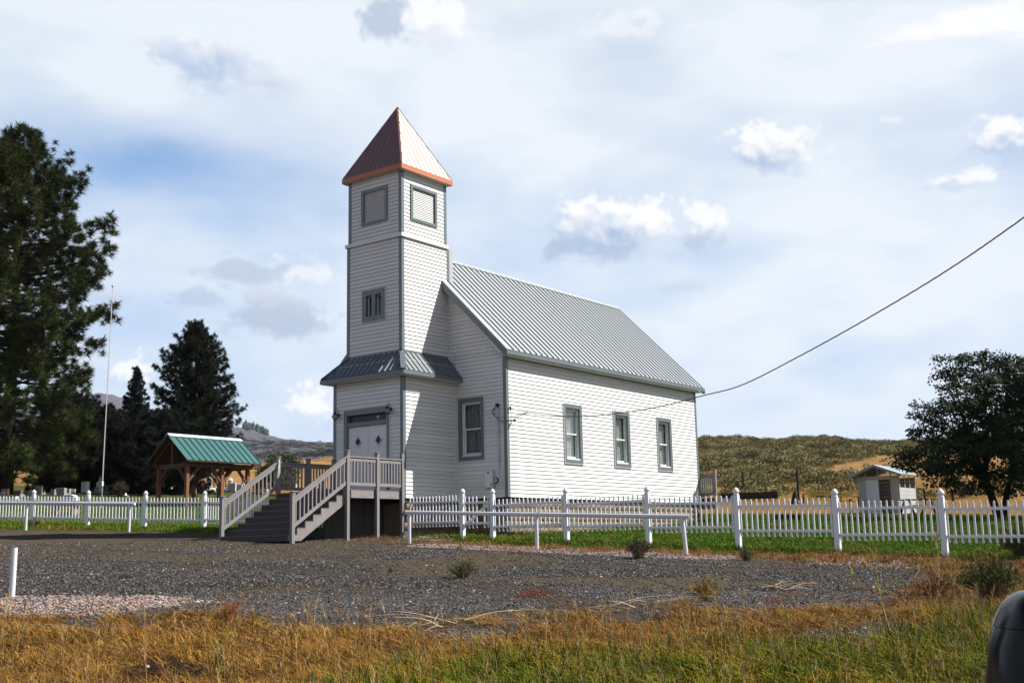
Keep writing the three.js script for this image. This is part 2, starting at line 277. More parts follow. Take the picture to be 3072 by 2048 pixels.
{
  const radii = [0.01, 1.5, 3, 4.5, 6]; for (let r = 7; r < 36; r += 0.13) radii.push(r); for (let r = 36; r < 7000; r *= 1.018) radii.push(r);
  const angles = [], A0 = -0.66, A1 = 0.66; for (let a = A0; a <= A1; a += 0.0021) angles.push(a); for (let a = A1 + 0.02; a < Math.PI * 2 + A0 - 0.01; a += 0.035) angles.push(a);
  const NA = angles.length, NR = radii.length, P = [], Z = {};
  for (let i = 0; i < NR; i++) for (let j = 0; j < NA; j++) { const s = Math.sin(angles[j]), c = Math.cos(angles[j]), x = EYE.x + radii[i] * (FX * c + RX * s), z = EYE.z + radii[i] * (FZ * c + RZ * s); P.push(x, heightAt(x, z), z); }
  for (let i = 0; i < NR - 1; i++) for (let j = 0; j < NA; j++) {
    const a = i * NA + j, b = i * NA + (j + 1) % NA, d = a + NA, e = b + NA, x = (P[a * 3] + P[e * 3]) / 2, z = (P[a * 3 + 2] + P[e * 3 + 2]) / 2;
    (Z[zone(x, z)] ??= []).push(a, b, e, a, e, d);
  }
  const grainMap = tex(512, (u, v) => { const n = tile(u, v, 60, 1) * 0.35 + tile(u, v, 140, 3) * 0.4 + tile(u, v, 8, 6) * 0.2; return clamp(0.78 + n * 0.55, 0, 1); });
  const bumpMap = tex(512, (u, v) => clamp(0.5 + tile(u, v, 90, 4) * 0.4 + tile(u, v, 30, 2) * 0.3, 0, 1));
  grainMap.repeat.set(0.4, 0.4); bumpMap.repeat.set(0.45, 0.45);
  const c = new THREE.Color();
  for (const [kind, index] of Object.entries(Z)) {
    const map = new Map(), pos = [], col = [], uv = [], idx = [];
    for (const i of index) { if (!map.has(i)) { map.set(i, pos.length / 3); const x = P[i * 3], z = P[i * 3 + 2]; pos.push(x, P[i * 3 + 1], z); groundColor(x, z, kind, c); col.push(c.r, c.g, c.b); uv.push(x, z); } idx.push(map.get(i)); }
    const g = new THREE.BufferGeometry(); g.setAttribute('position', new THREE.Float32BufferAttribute(pos, 3)); g.setAttribute('color', new THREE.Float32BufferAttribute(col, 3)); g.setAttribute('uv', new THREE.Float32BufferAttribute(uv, 2)); g.setIndex(idx);
    g.computeVertexNormals();
    const nn = g.attributes.normal; if (nn.getY(0) < 0) { idx.reverse(); g.setIndex(idx); g.computeVertexNormals(); }
    const far = kind === 'hills', m = new THREE.MeshPhysicalMaterial({ specularIntensity: 0.15, vertexColors: true, roughness: 1, map: far ? null : grainMap, bumpMap: far ? null : bumpMap, bumpScale: kind === 'gravel_lot' ? 0.03 : 0.02 });
    structure(kind, g, m);
  }
}
// ---------------------------------------------------------------- church (its front-right corner is the origin; front towards +z, long wall towards +x)
const TX = -2.027, TZ = 2.458, W = 6.967, XC = -W / 2, LX = -W - TX, UTX = -2.32, UTZ = 2.174, ULX = -W - UTX, LEN = 12.153, ROW = 0.1225, PITCH = 0.985, RIDGE = 8.16;
const church = thing('church', 'white clapboard country church with square bell tower and copper pyramid spire', 'church');
const rb = rng(5);
const roofY = (x) => RIDGE - Math.abs(x - XC) * PITCH;

// a lapped board: thin at the top, thick at the bottom; its ends may be cut on the slant
function boardGeo(b0, b1, t0, t1, h) {   // bottom from b0 to b1, top from t0 to t1 along u
  const tb = 0.026, tt = 0.004, p = [[b0, 0.02, 0.002], [b1, 0.02, 0.002], [t1, h, 0], [t0, h, 0], [b0, 0, tb], [b1, 0, tb], [t1, h, tt], [t0, h, tt]];
  const f = [[4, 5, 6, 7], [0, 1, 5, 4], [3, 7, 6, 2], [0, 4, 7, 3], [1, 2, 6, 5]], pos = [], uv = [];
  for (const [a, b, c, d] of f) for (const k of [a, b, c, a, c, d]) { pos.push(...p[k]); uv.push(p[k][0] * 0.25, p[k][1] * 2 + p[k][2]); }
  const g = new THREE.BufferGeometry(); g.setAttribute('position', new THREE.Float32BufferAttribute(pos, 3)); g.setAttribute('uv', new THREE.Float32BufferAttribute(uv, 2)); g.computeVertexNormals(); return g;
}
const boardCache = new Map();
// wall: face = 'z' looks towards +z at z = v, 'x' towards +x at x = v, '-x' / '-z' the hidden sides. range(y) gives [u0, u1]; holes are [u0, u1, y0, y1]
function clad(wall, face, v, y0, y1, range, holes, asOne) {
  const list = [];
  for (let y = y0; y < y1 - 0.01; y += ROW) {
    const h = Math.min(ROW, y1 - y), a = range(y + 0.001), b = range(y + h - 0.001);
    if (!a || !b || a[1] - a[0] < 0.05) continue;
    let spans = [[a[0], a[1], b[0], b[1]]];
    for (const [h0, h1, k0, k1] of holes) if (y + h * 0.5 > k0 + 0.06 && y + h * 0.5 < k1 - 0.06) spans = spans.flatMap(([p, q, r, s]) => (h1 <= p || h0 >= q ? [[p, q, r, s]] : [[p, h0, r, h0], [h1, q, h1, s]].filter((t) => t[1] - t[0] > 0.015)));
    for (const [p, q, r, s] of spans) list.push([p, q, r, s, h, y]);
  }
  const place = { z: (g) => g.position.set(0, 0, v), x: (g) => { g.rotation.y = Math.PI / 2; g.position.set(v, 0, 0); }, '-x': (g) => { g.rotation.y = -Math.PI / 2; g.position.set(v, 0, 0); }, '-z': (g) => { g.rotation.y = Math.PI; g.position.set(0, 0, v); } };
  if (asOne) {
    const m = part('siding_boards', merge(list.map(([p, q, r, s, h, y]) => boardGeo(p, q, r, s, h).translate(0, y, 0))), M.siding[0], wall); m.userData.kind = 'stuff'; place[face](m); return;
  }
  for (const [p, q, r, s, h, y] of list) {
    const key = [q - p, r - p, s - p, h].map((n) => n.toFixed(3)).join(); if (!boardCache.has(key)) boardCache.set(key, boardGeo(0, q - p, r - p, s - p, h));
    const m = part('siding_board', boardCache.get(key), M.siding[Math.floor(rb() * 5)], wall); place[face](m); m.translateX(p); m.position.y = y; m.rotation.z = (rb() - 0.5) * 0.0012; 
  }
}
// wall core: an upright slab with openings, `thick` deep behind its face
function slab(pts, holes, thick) {
  const s = new THREE.Shape(pts.map(([x, y]) => new THREE.Vector2(x, y)));
  for (const [a, b, c, d] of holes) s.holes.push(new THREE.Path([new THREE.Vector2(a, c), new THREE.Vector2(a, d), new THREE.Vector2(b, d), new THREE.Vector2(b, c)]));
  return new THREE.ExtrudeGeometry(s, { depth: thick, bevelEnabled: false }).translate(0, 0, -thick - 0.001);
}
function core(name, face, v, pts, holes = [], thick = 0.14) { const m = part(name, slab(pts, holes, thick), M.sheathing, church); if (face === 'x') m.rotation.y = Math.PI / 2; if (face === '-x') m.rotation.y = -Math.PI / 2; if (face === '-z') m.rotation.y = Math.PI; if (face.endsWith('x')) m.position.x = v; else m.position.z = v; return m; }
// boards are children of their wall: the wall's own turn already places them, so clad() in wall axes
function claddedWall(name, face, v, pts, coreHoles, y0, y1, range, boardHoles, asOne) {
  const w = core(name, face, v, pts, coreHoles), sgn = face === 'z' || face === '-x' ? 1 : 1; void sgn;
  const list = []; void list; clad(w, 'z', 0, y0, y1, range, boardHoles, asOne); return w;
}
// in wall axes u runs along +x for face z, along -z for face x (u = -z)
const SW = [-3.0456, -6.0922, -9.0709], WW = 1.05, WY0 = 1.155, WY1 = 3.1;
const winU = SW.map((z) => [-z, -z + WW]);
const CT = 0.095;                                   // width of the corner boards
const sideHoles = winU.map(([a, b]) => [a, b, WY0, WY1]);
const deep = (h) => h.map(([a, b, c, d]) => [a + 0.1, b - 0.1, c + 0.1, d - 0.1]);
claddedWall('long_wall', 'x', 0, [[0, 0], [LEN, 0], [LEN, 4.32], [0, 4.32]], deep(sideHoles), 0, 4.25, () => [CT, LEN - CT], sideHoles);
// front wall of the nave, right of the tower, up into the gable
const FW = [-1.895, -0.86, 1.18, 3.14];
claddedWall('gable_wall', 'z', 0, [[-W, 0], [0, 0], [0, roofY(0) - 0.2], [XC, RIDGE - 0.25], [-W, roofY(-W) - 0.2]], deep([FW]), 0, 7.1, (y) => {
  const cut = XC + (RIDGE - 0.3 - y) / PITCH; return [y > 4.4 ? UTX + 0.02 : TX + 0.02, Math.min(-CT, cut)];
}, [FW]);
const back = claddedWall('back_wall', '-z', -LEN, [[0, 0], [W, 0], [W, roofY(0) - 0.2], [-XC, RIDGE - 0.25], [0, roofY(-W) - 0.2]], [], 0, 7.7, (y) => { const hw = Math.min(-XC, (RIDGE - 0.3 - y) / PITCH); return [-XC - hw, -XC + hw]; }, [], true);
void back;
claddedWall('rear_long_wall', '-x', -W, [[-LEN, 0], [0, 0], [0, 4.32], [-LEN, 4.32]], [], 0, 4.25, () => [-LEN + CT, -CT], [], true);
claddedWall('gable_wall', 'z', 0.003, [[-W + 0.01, 0.01], [LX - 0.05, 0.01], [LX - 0.05, 6.2], [-W + 0.01, roofY(-W) - 0.25]], [], 0, 6.6, (y) => { const cut = XC - (RIDGE - 0.3 - y) / PITCH; return [Math.max(-W + CT, cut), y > 4.4 ? ULX : LX]; }, [], true);
// tower, lower storey
const DOOR = [-4.486, -2.598, 0.2, 2.79];
claddedWall('tower_front_wall', 'z', TZ, [[LX, 0], [TX, 0], [TX, 4.2], [LX, 4.2]], [[DOOR[0] + 0.12, DOOR[1] - 0.12, 0.21, 2.66]], 0, 3.75, () => [LX + CT, TX - CT], [DOOR]);
claddedWall('tower_side_wall', 'x', TX, [[-TZ, 0], [-0.005, 0], [-0.005, 4.2], [-TZ, 4.2]], [], 0, 3.75, () => [-TZ + CT, -0.05], []);
claddedWall('tower_side_wall', '-x', LX, [[0.005, 0], [TZ, 0], [TZ, 4.2], [0.005, 4.2]], [], 0, 3.75, () => [0.05, TZ - CT], [], true);
// tower, middle storey
const TW = [-3.985, -2.988, 5.565, 6.575];
claddedWall('tower_front_wall', 'z', UTZ, [[ULX, 4.0], [UTX, 4.0], [UTX, 8.16], [ULX, 8.16]], [[TW[0] + 0.1, TW[1] - 0.1, TW[2] + 0.08, TW[3] - 0.1]], 4.42, 8.1, () => [ULX + CT, UTX - CT], [TW]);
claddedWall('tower_side_wall', 'x', UTX, [[-UTZ, 4.0], [0.3, 4.0], [0.3, 8.16], [-UTZ, 8.16]], [], 4.42, 8.1, () => [-UTZ + CT, -0.03], []);
claddedWall('tower_side_wall', '-x', ULX, [[-0.3, 4.0], [UTZ, 4.0], [UTZ, 8.16], [-0.3, 8.16]], [], 4.42, 8.1, () => [0, UTZ - CT], [], true);
// belfry
const BI = 0.028, BX = UTX - BI, BL = ULX + BI, BZ = UTZ - BI, BB = 0.02, LV = [-4.055, -2.915, 8.73, 9.91], LS = [-1.745, -0.475, 8.73, 9.91];
claddedWall('belfry_front_wall', 'z', BZ, [[BL, 8.1], [BX, 8.1], [BX, 10.34], [BL, 10.34]], deep([LV]), 8.2, 10.26, () => [BL + CT, BX - CT], [LV], true);
claddedWall('belfry_side_wall', 'x', BX, [[-BZ, 8.1], [-BB, 8.1], [-BB, 10.34], [-BZ, 10.34]], deep([LS]), 8.2, 10.26, () => [-BZ + CT, -BB - CT], [LS], true);
claddedWall('belfry_side_wall', '-x', BL, [[BB, 8.1], [BZ, 8.1], [BZ, 10.34], [BB, 10.34]], [], 8.2, 10.26, () => [BB + CT, BZ - CT], [], true);
claddedWall('belfry_back_wall', '-z', BB, [[-BX, 7.0], [-BL, 7.0], [-BL, 10.34], [-BX, 10.34]], [], 7.0, 10.26, () => [-BX + CT, -BL - CT], [], true);

// corner boards, band, skirting
const trimBox = (n, ...a) => box(n, church, M.trim, ...a);
function cornerBoard(x, z, y0, y1, sx, sz, w = CT) {   // wraps an outer corner that looks towards (sx, sz)
  const t = 0.028, g = merge([bxg(Math.min(x, x - sx * w) , Math.max(x, x - sx * w), y0, y1, Math.min(z, z + sz * t), Math.max(z, z + sz * t)), bxg(Math.min(x, x + sx * t), Math.max(x, x + sx * t), y0, y1, Math.min(z + sz * t, z - sz * w), Math.max(z + sz * t, z - sz * w))]);
  return part('corner_board', g, M.trim, church);
}
cornerBoard(0, 0, 0, 4.3, 1, 1); cornerBoard(0, -LEN, 0, 4.3, 1, -1); cornerBoard(-W, 0, 0, 4.3, -1, 1);
cornerBoard(TX, TZ, 0, 3.78, 1, 1); cornerBoard(LX, TZ, 0, 3.78, -1, 1);
cornerBoard(UTX, UTZ, 4.4, 8.1, 1, 1); cornerBoard(ULX, UTZ, 4.4, 8.1, -1, 1); box('corner_board', church, M.trim, UTX + 0.002, UTX + 0.027, 7.05, 8.1, -0.09, 0.03);
cornerBoard(BX, BZ, 8.2, 10.28, 1, 1); cornerBoard(BL, BZ, 8.2, 10.28, -1, 1); cornerBoard(BX, BB, 8.2, 10.28, 1, -1);
// inside corner strips, white
for (const [x, y0, y1] of [[TX, 0, 3.7], [UTX, 4.5, 6.75]]) box('corner_strip', church, M.siding[0], x + 0.001, x + 0.034, y0, y1, 0.022, 0.05);
// the white belt between tower and belfry
{ const o = 0.075, y0 = 8.1, y1 = 8.2, g = merge([bxg(ULX - o, UTX + o, y0, y1, UTZ, UTZ + o), bxg(UTX, UTX + o, y0, y1, 0.0, UTZ), bxg(ULX - o, ULX, y0, y1, 0, UTZ), bxg(ULX - o, UTX + o, y1, y1 + 0.018, BZ + 0.03, UTZ + o - 0.01), bxg(BX + 0.03, UTX + o - 0.01, y1, y1 + 0.018, 0.0, BZ + 0.03)]); part('belt_course', g, M.white, church); }
// dark skirt and rock-faced foundation blocks below the siding
box('skirt_board', church, M.black, -W + 0.02, -0.02, -0.14, -0.004, -LEN + 0.02, -0.02);
box('skirt_board', church, M.black, LX + 0.02, TX - 0.02, -0.14, -0.004, 0.02, TZ - 0.02);
{
  const f = thing('stone_foundation', 'low foundation of tan rock-faced blocks under the long white church wall', 'foundation');
  box('mortar_bed', f, M.mortar, -W + 0.04, -0.05, -2.4, -0.145, -LEN + 0.04, -0.05); box('mortar_bed', f, M.mortar, LX + 0.06, TX - 0.05, -2.4, -0.145, -0.04, TZ - 0.06);
  const r = rng(31), variants = [];
  for (let k = 0; k < 6; k++) {   // split-faced block, 0.4 x 0.19
    const g = new THREE.BoxGeometry(0.39, 0.182, 0.06, 5, 3, 1), p = g.attributes.position;
    for (let i = 0; i < p.count; i++) if (p.getZ(i) > 0) { const e = Math.max(Math.abs(p.getX(i)) / 0.195, Math.abs(p.getY(i)) / 0.091); p.setZ(i, p.getZ(i) + (e > 0.95 ? -0.015 : 0.004 + 0.035 * r())); }
    g.computeVertexNormals(); variants.push(g);
  }
  const course = (face, v, u0, u1, rows, off) => { for (let k = 0; k < rows; k++) for (let u = u0 + (k % 2 ? 0.2 : 0.4) + off; u < u1 - 0.1; u += 0.4) { const b = part('foundation_block', variants[Math.floor(r() * 6)], M.stone[Math.floor(r() * 3)], f); if (face === 'x') { b.rotation.y = Math.PI / 2; b.position.set(v, -0.245 - k * 0.19, -u); } else b.position.set(u, -0.245 - k * 0.19, v); } };
  course('x', -0.03, 0.0, LEN, 5, -0.15); course('z', -0.03, -2.0, -0.1, 5, -0.15); course('x', TX - 0.03, -TZ + 0.1, 0, 4, -0.15);
}

// ---- windows: church > window (its casing) > sash, pane, curtain ...
const frameGeo = (u0, u1, y0, y1, w, z0, z1, wb = w) => merge([bxg(u0, u1, y1 - w, y1, z0, z1), bxg(u0, u1, y0, y0 + wb, z0, z1), bxg(u0, u0 + w, y0 + wb, y1 - w, z0, z1), bxg(u1 - w, u1, y0 + wb, y1 - w, z0, z1)]);
function sashWindow(face, v, u0, u1, y0, y1, curtain) {
  const w = part('window', frameGeo(u0, u1, y0, y1, 0.125, -0.02, 0.04), M.trim, church); if (face === 'x') { w.rotation.y = Math.PI / 2; w.position.x = v; } else w.position.z = v;
  part('edge_moulding', frameGeo(u0 - 0.018, u1 + 0.018, y0 - 0.02, y1 + 0.018, 0.017, 0.0, 0.048), M.siding[1], w);
  const a = u0 + 0.125, b = u1 - 0.125, c = y0 + 0.125, d = y1 - 0.125, mid = c + (d - c) * 0.5;
  part('jamb', frameGeo(a - 0.002, b + 0.002, c - 0.002, d + 0.002, 0.035, -0.15, -0.021), M.white, w);
  part('sill', bxg(a, b, c, c + 0.045, -0.02, 0.025), M.white, w);
  part('upper_sash', frameGeo(a + 0.035, b - 0.035, mid - 0.02, d - 0.036, 0.045, -0.085, -0.05), M.white, w);
  part('lower_sash', frameGeo(a + 0.035, b - 0.035, c + 0.046, mid + 0.02, 0.045, -0.13, -0.095, 0.07), M.white, w);
  part('pane', bxg(a + 0.08, b - 0.08, mid + 0.025, d - 0.08, -0.068, -0.066), M.glass, w);
  part('pane', bxg(a + 0.08, b - 0.08, c + 0.116, mid - 0.025, -0.113, -0.111), M.glass, w);
  // curtain: soft pleats behind the glass, with the dark room beyond
  const g = new THREE.PlaneGeometry(b - a - 0.02, d - c, 60, 1), p = g.attributes.position;
  const pleat = curtain === 'lace' ? 17 : 8; for (let i = 0; i < p.count; i++) p.setZ(i, Math.sin(p.getX(i) / (b - a) * Math.PI * 2 * pleat + n2(p.getX(i) * 3, 1) * 1.5) * 0.018);
  g.computeVertexNormals(); g.translate((a + b) / 2, (c + d) / 2, curtain === 'lace' ? -0.24 : -0.2);
  if (curtain !== 'lace') part('curtain', g, M.lace, w);
  else {   // two lace panels parted near the foot
    const holes = std(0.16, 0.16, 0.17, 1, { side: THREE.DoubleSide, alphaMap: laceMap, alphaTest: 0.5 });
    for (const s of [-1, 1]) { const h = g.clone(), q = h.attributes.position, cx = (a + b) / 2; for (let i = 0; i < q.count; i++) { const t = (q.getX(i) - (a + b) / 2) / (b - a) + 0.5, low = q.getY(i) < (c + d) / 2; q.setX(i, s < 0 ? lerp(a, cx + 0.04 - (low ? 0.1 : 0), t) : lerp(cx - 0.02 + (low ? 0.1 : 0), b, t)); q.setZ(i, q.getZ(i) + s * 0.012); } part('curtain', h, holes, w); }
  }
  return w;
}
const laceMap = tex(256, (u, v) => { const s = 0.5 + 0.5 * tile(u, v, 30, 3), t = Math.sin(u * Math.PI * 80) * Math.sin(v * Math.PI * 80); return clamp(s * 0.6 + 0.25 + t * 0.2, 0, 1) > 0.45 ? 1 : 0; });
winU.forEach(([a, b]) => sashWindow('x', 0, a, b, WY0, WY1, 'plain'));
sashWindow('z', 0, FW[0], FW[1], FW[2], FW[3], 'lace');
// the dim interior behind the panes
{ const inn = box('interior', church, M.room, -W + 0.3, -0.3, 0.05, 4.0, -LEN + 0.3, -0.4); inn.name = 'interior'; box('interior', church, M.room, LX + 0.3, TX - 0.3, 0.1, 3.6, 0.2, TZ - 0.3); box('interior', church, M.room, ULX + 0.3, UTX - 0.3, 4.4, 7.9, 0.3, UTZ - 0.3); }
// twin lights in the tower
{
  const w = part('window', merge([frameGeo(TW[0], TW[1], TW[2], TW[3], 0.17, -0.03, 0.045), bxg((TW[0] + TW[1]) / 2 - 0.075, (TW[0] + TW[1]) / 2 + 0.075, TW[2] + 0.17, TW[3] - 0.17, -0.03, 0.044)]), M.trim, church); w.position.z = UTZ;
  part('edge_moulding', frameGeo(TW[0] - 0.016, TW[1] + 0.016, TW[2] - 0.018, TW[3] + 0.016, 0.015, 0, 0.05), M.siding[1], w);
  const m = (TW[0] + TW[1]) / 2; for (const [a, b] of [[TW[0] + 0.17, m - 0.075], [m + 0.075, TW[1] - 0.17]]) { part('sash', frameGeo(a, b, TW[2] + 0.17, TW[3] - 0.17, 0.028, -0.1, -0.06), M.white, w); part('pane', bxg(a + 0.028, b - 0.028, TW[2] + 0.198, TW[3] - 0.198, -0.084, -0.082), M.glass, w); }
}
// louvred bell openings
function louver(face, v, u0, u1, y0, y1) {
  const w = part('louver', frameGeo(u0, u1, y0, y1, 0.1, -0.03, 0.05), M.trim, church); if (face === 'x') { w.rotation.y = Math.PI / 2; w.position.x = v; } else w.position.z = v;
  part('backing', bxg(u0 + 0.1, u1 - 0.1, y0 + 0.1, y1 - 0.1, -0.13, -0.12), M.sheathing, w);
  const n = 17, g = new THREE.BoxGeometry(u1 - u0 - 0.2, 0.06, 0.008).rotateX(-0.5); for (let i = 0; i < n; i++) { const s = part('slat', g, M.siding[1], w); s.position.set((u0 + u1) / 2, y0 + 0.12 + (i + 0.35) * (y1 - y0 - 0.22) / n, -0.012); }
}
louver('z', BZ, LV[0], LV[1], LV[2], LV[3]); louver('x', BX, LS[0], LS[1], LS[2], LS[3]);

// ---- doors
{
  const d = part('door_frame', merge([bxg(DOOR[0], DOOR[1], 2.62, DOOR[3], TZ - 0.05, TZ + 0.045), bxg(DOOR[0], DOOR[0] + 0.135, 0.2, 2.62, TZ - 0.05, TZ + 0.045), bxg(DOOR[1] - 0.06, DOOR[1], 0.2, 2.62, TZ - 0.05, TZ + 0.045), bxg(DOOR[0] + 0.135, DOOR[1] - 0.06, 2.268, 2.39, TZ - 0.08, TZ + 0.035)]), M.trim, church);
  part('transom', bxg(DOOR[0] + 0.135, DOOR[1] - 0.06, 2.39, 2.62, TZ - 0.1, TZ - 0.085), M.black, d);
  // a small white cross-shaped sticker on the transom
  part('transom_mark', merge([bxg(-3.2, -3.07, 2.5, 2.525, TZ - 0.084, TZ - 0.08), bxg(-3.15, -3.125, 2.45, 2.575, TZ - 0.0845, TZ - 0.0805)]), M.greyBox, d);
  const L = DOOR[0] + 0.14, Rr = DOOR[1] - 0.065, mid = (L + Rr) / 2;
  for (const [a, b, cx] of [[L, mid - 0.004, -3.925], [mid + 0.004, Rr, -3.065]]) {
    const s = new THREE.Shape([[a, 0.22], [b, 0.22], [b, 2.262], [a, 2.262]].map(([x, y]) => new THREE.Vector2(x, y))), dia = [[cx - 0.135, 1.785], [cx, 1.94], [cx + 0.135, 1.785], [cx, 1.635]];
    s.holes.push(new THREE.Path(dia.map(([x, y]) => new THREE.Vector2(x, y))));
    const leaf = part('door', new THREE.ExtrudeGeometry(s, { depth: 0.045, bevelEnabled: false }).translate(0, 0, TZ - 0.075), M.white, church);
    const rim = new THREE.Shape([[cx - 0.175, 1.786], [cx, 1.985], [cx + 0.175, 1.786], [cx, 1.59]].map(([x, y]) => new THREE.Vector2(x, y))); rim.holes.push(new THREE.Path(dia.map(([x, y]) => new THREE.Vector2(x, y))));
    part('diamond_moulding', new THREE.ExtrudeGeometry(rim, { depth: 0.02, bevelEnabled: false }).translate(0, 0, TZ - 0.03), M.white, leaf);
    part('pane', new THREE.ExtrudeGeometry(new THREE.Shape(dia.map(([x, y]) => new THREE.Vector2(x, y))), { depth: 0.004, bevelEnabled: false }).translate(0, 0, TZ - 0.055), M.black, leaf);
    if (cx > mid) part('handle', merge([rodGeo(V(mid + 0.07, 1.12, TZ - 0.03), V(mid + 0.07, 1.12, TZ + 0.03), 0.02), new THREE.SphereGeometry(0.032, 12, 8).translate(mid + 0.07, 1.12, TZ + 0.04)]), M.steel, leaf);
  }
}

// ---- ribbed metal roofing: a plane polygon cut into panels, each with its standing rib
function panelRoof(parent, name, corners, spacing, m, rib = 0.028, thick = 0.02, ribW = 0.03) {
  const o = corners[0], ux = corners[1].clone().sub(o).normalize(), nn = ux.clone().cross(corners[2].clone().sub(o)).normalize(), vy = nn.clone().cross(ux);
  const pts = corners.map((c) => { const d = c.clone().sub(o); return [d.dot(ux), d.dot(vy)]; }), us = pts.map((p) => p[0]), u0 = Math.min(...us), u1 = Math.max(...us), basis = new THREE.Matrix4().makeBasis(ux, vy, nn).setPosition(o);
  const clip = (poly, side, k) => { const out = []; for (let i = 0; i < poly.length; i++) { const a = poly[i], b = poly[(i + 1) % poly.length], ia = side * (a[0] - k) >= 0, ib = side * (b[0] - k) >= 0; if (ia) out.push(a); if (ia !== ib) { const t = (k - a[0]) / (b[0] - a[0]); out.push([k, lerp(a[1], b[1], t)]); } } return out; };
  for (let u = u0; u < u1 - 0.02; u += spacing) {
    const poly = clip(clip(pts, 1, u), -1, Math.min(u1, u + spacing)); if (poly.length < 3) continue;
    const list = [new THREE.ExtrudeGeometry(new THREE.Shape(poly.map(([x, y]) => new THREE.Vector2(x, y))), { depth: thick, bevelEnabled: false })];
    const line = clip(clip(pts, 1, u + 0.001), -1, u + 0.03), ys = line.map((p) => p[1]);
    if (u > u0 + 0.02 && ys.length > 2) {
      const h0 = Math.min(...ys), h1 = Math.max(...ys); if (h1 - h0 > 0.06) { const s = new THREE.Shape([new THREE.Vector2(-ribW * 0.5, 0), new THREE.Vector2(-ribW * 0.22, rib), new THREE.Vector2(ribW * 0.22, rib), new THREE.Vector2(ribW * 0.5, 0)]); list.push(new THREE.ExtrudeGeometry(s, { depth: h1 - h0, bevelEnabled: false }).applyMatrix4(new THREE.Matrix4().makeBasis(V(1, 0, 0), V(0, 0, 1), V(0, -1, 0)).setPosition(u + 0.012, h1, thick))); }
    }
    part(name, merge(list).applyMatrix4(basis), m, parent);
  }
}
const EV = 0.28;    // overhang of the eaves
{
  const r = part('roof', beamGeo(V(XC, RIDGE - 0.12, EV), V(XC, RIDGE - 0.12, -LEN - EV), 0.1, 0.16), M.sheathing, church), z0 = EV, z1 = -LEN - EV, ye = roofY(EV);
  panelRoof(r, 'roof_panel', [V(EV, ye, z0), V(EV, ye, z1), V(XC, RIDGE, z1), V(XC, RIDGE, z0)], 0.305, M.roof, 0.042, 0.02, 0.045);
  panelRoof(r, 'roof_panel', [V(-W - EV, ye, z1), V(-W - EV, ye, z0), V(XC, RIDGE, z0), V(XC, RIDGE, z1)], 0.61, M.roof);
  // boarding and soffit below the sheets, eaves and rake boards
  const under = (s) => { const x1 = s > 0 ? EV : -W - EV, g = beamGeo(V(XC, RIDGE - 0.075, (z0 + z1) / 2), V(x1, ye - 0.075, (z0 + z1) / 2), 1, 1); void g; const sh = new THREE.Shape([[XC, RIDGE - 0.008], [x1, ye - 0.008], [x1, ye - 0.075], [x1 - s * 0.28, ye - 0.075 + 0.0], [XC, RIDGE - 0.13]].map(([x, y]) => new THREE.Vector2(x, y))); return new THREE.ExtrudeGeometry(sh, { depth: z0 - z1 - 0.02, bevelEnabled: false }).translate(0, 0, z1 + 0.01); };
  part('roof_boarding', under(1), M.white, r); part('roof_boarding', under(-1), M.white, r);
  for (const s of [1, -1]) { const x1 = s > 0 ? EV : -W - EV;
    part('eave_fascia', bxg(Math.min(x1, x1 + s * 0.022), Math.max(x1, x1 + s * 0.022), ye - 0.13, ye - 0.01, z1 + 0.005, z0 - 0.005), M.trim, r);
    part('soffit', bxg(Math.min(x1 - s * 0.01, x1 - s * EV), Math.max(x1 - s * 0.01, x1 - s * EV), ye - 0.16, ye - 0.145, z1 + 0.03, z0 - 0.03), M.siding[2], r);
    for (const z of [z0, z1]) { const zz = z > 0 ? [z, z + 0.024] : [z - 0.024, z]; const sh = new THREE.Shape([[XC, RIDGE + 0.01], [x1 + s * 0.024, ye - 0.012], [x1 + s * 0.024, ye - 0.2], [x1 - s * 0.05, ye - 0.2], [XC, RIDGE - 0.24]].map(([x, y]) => new THREE.Vector2(x, y))); part('rake_board', new THREE.ExtrudeGeometry(sh, { depth: zz[1] - zz[0], bevelEnabled: false }).translate(0, 0, zz[0]), M.trim, r); }
  }
  // ridge cap
  const cap = new THREE.Shape([[-0.11, -0.095], [0, 0.018], [0.11, -0.095], [0.11, -0.08], [0, 0.034], [-0.11, -0.08]].map(([x, y]) => new THREE.Vector2(x, y)));
  part('ridge_cap', new THREE.ExtrudeGeometry(cap, { depth: LEN + EV + 0.0 , bevelEnabled: false }).translate(XC, RIDGE + 0.045, z1), M.roof, r);
}
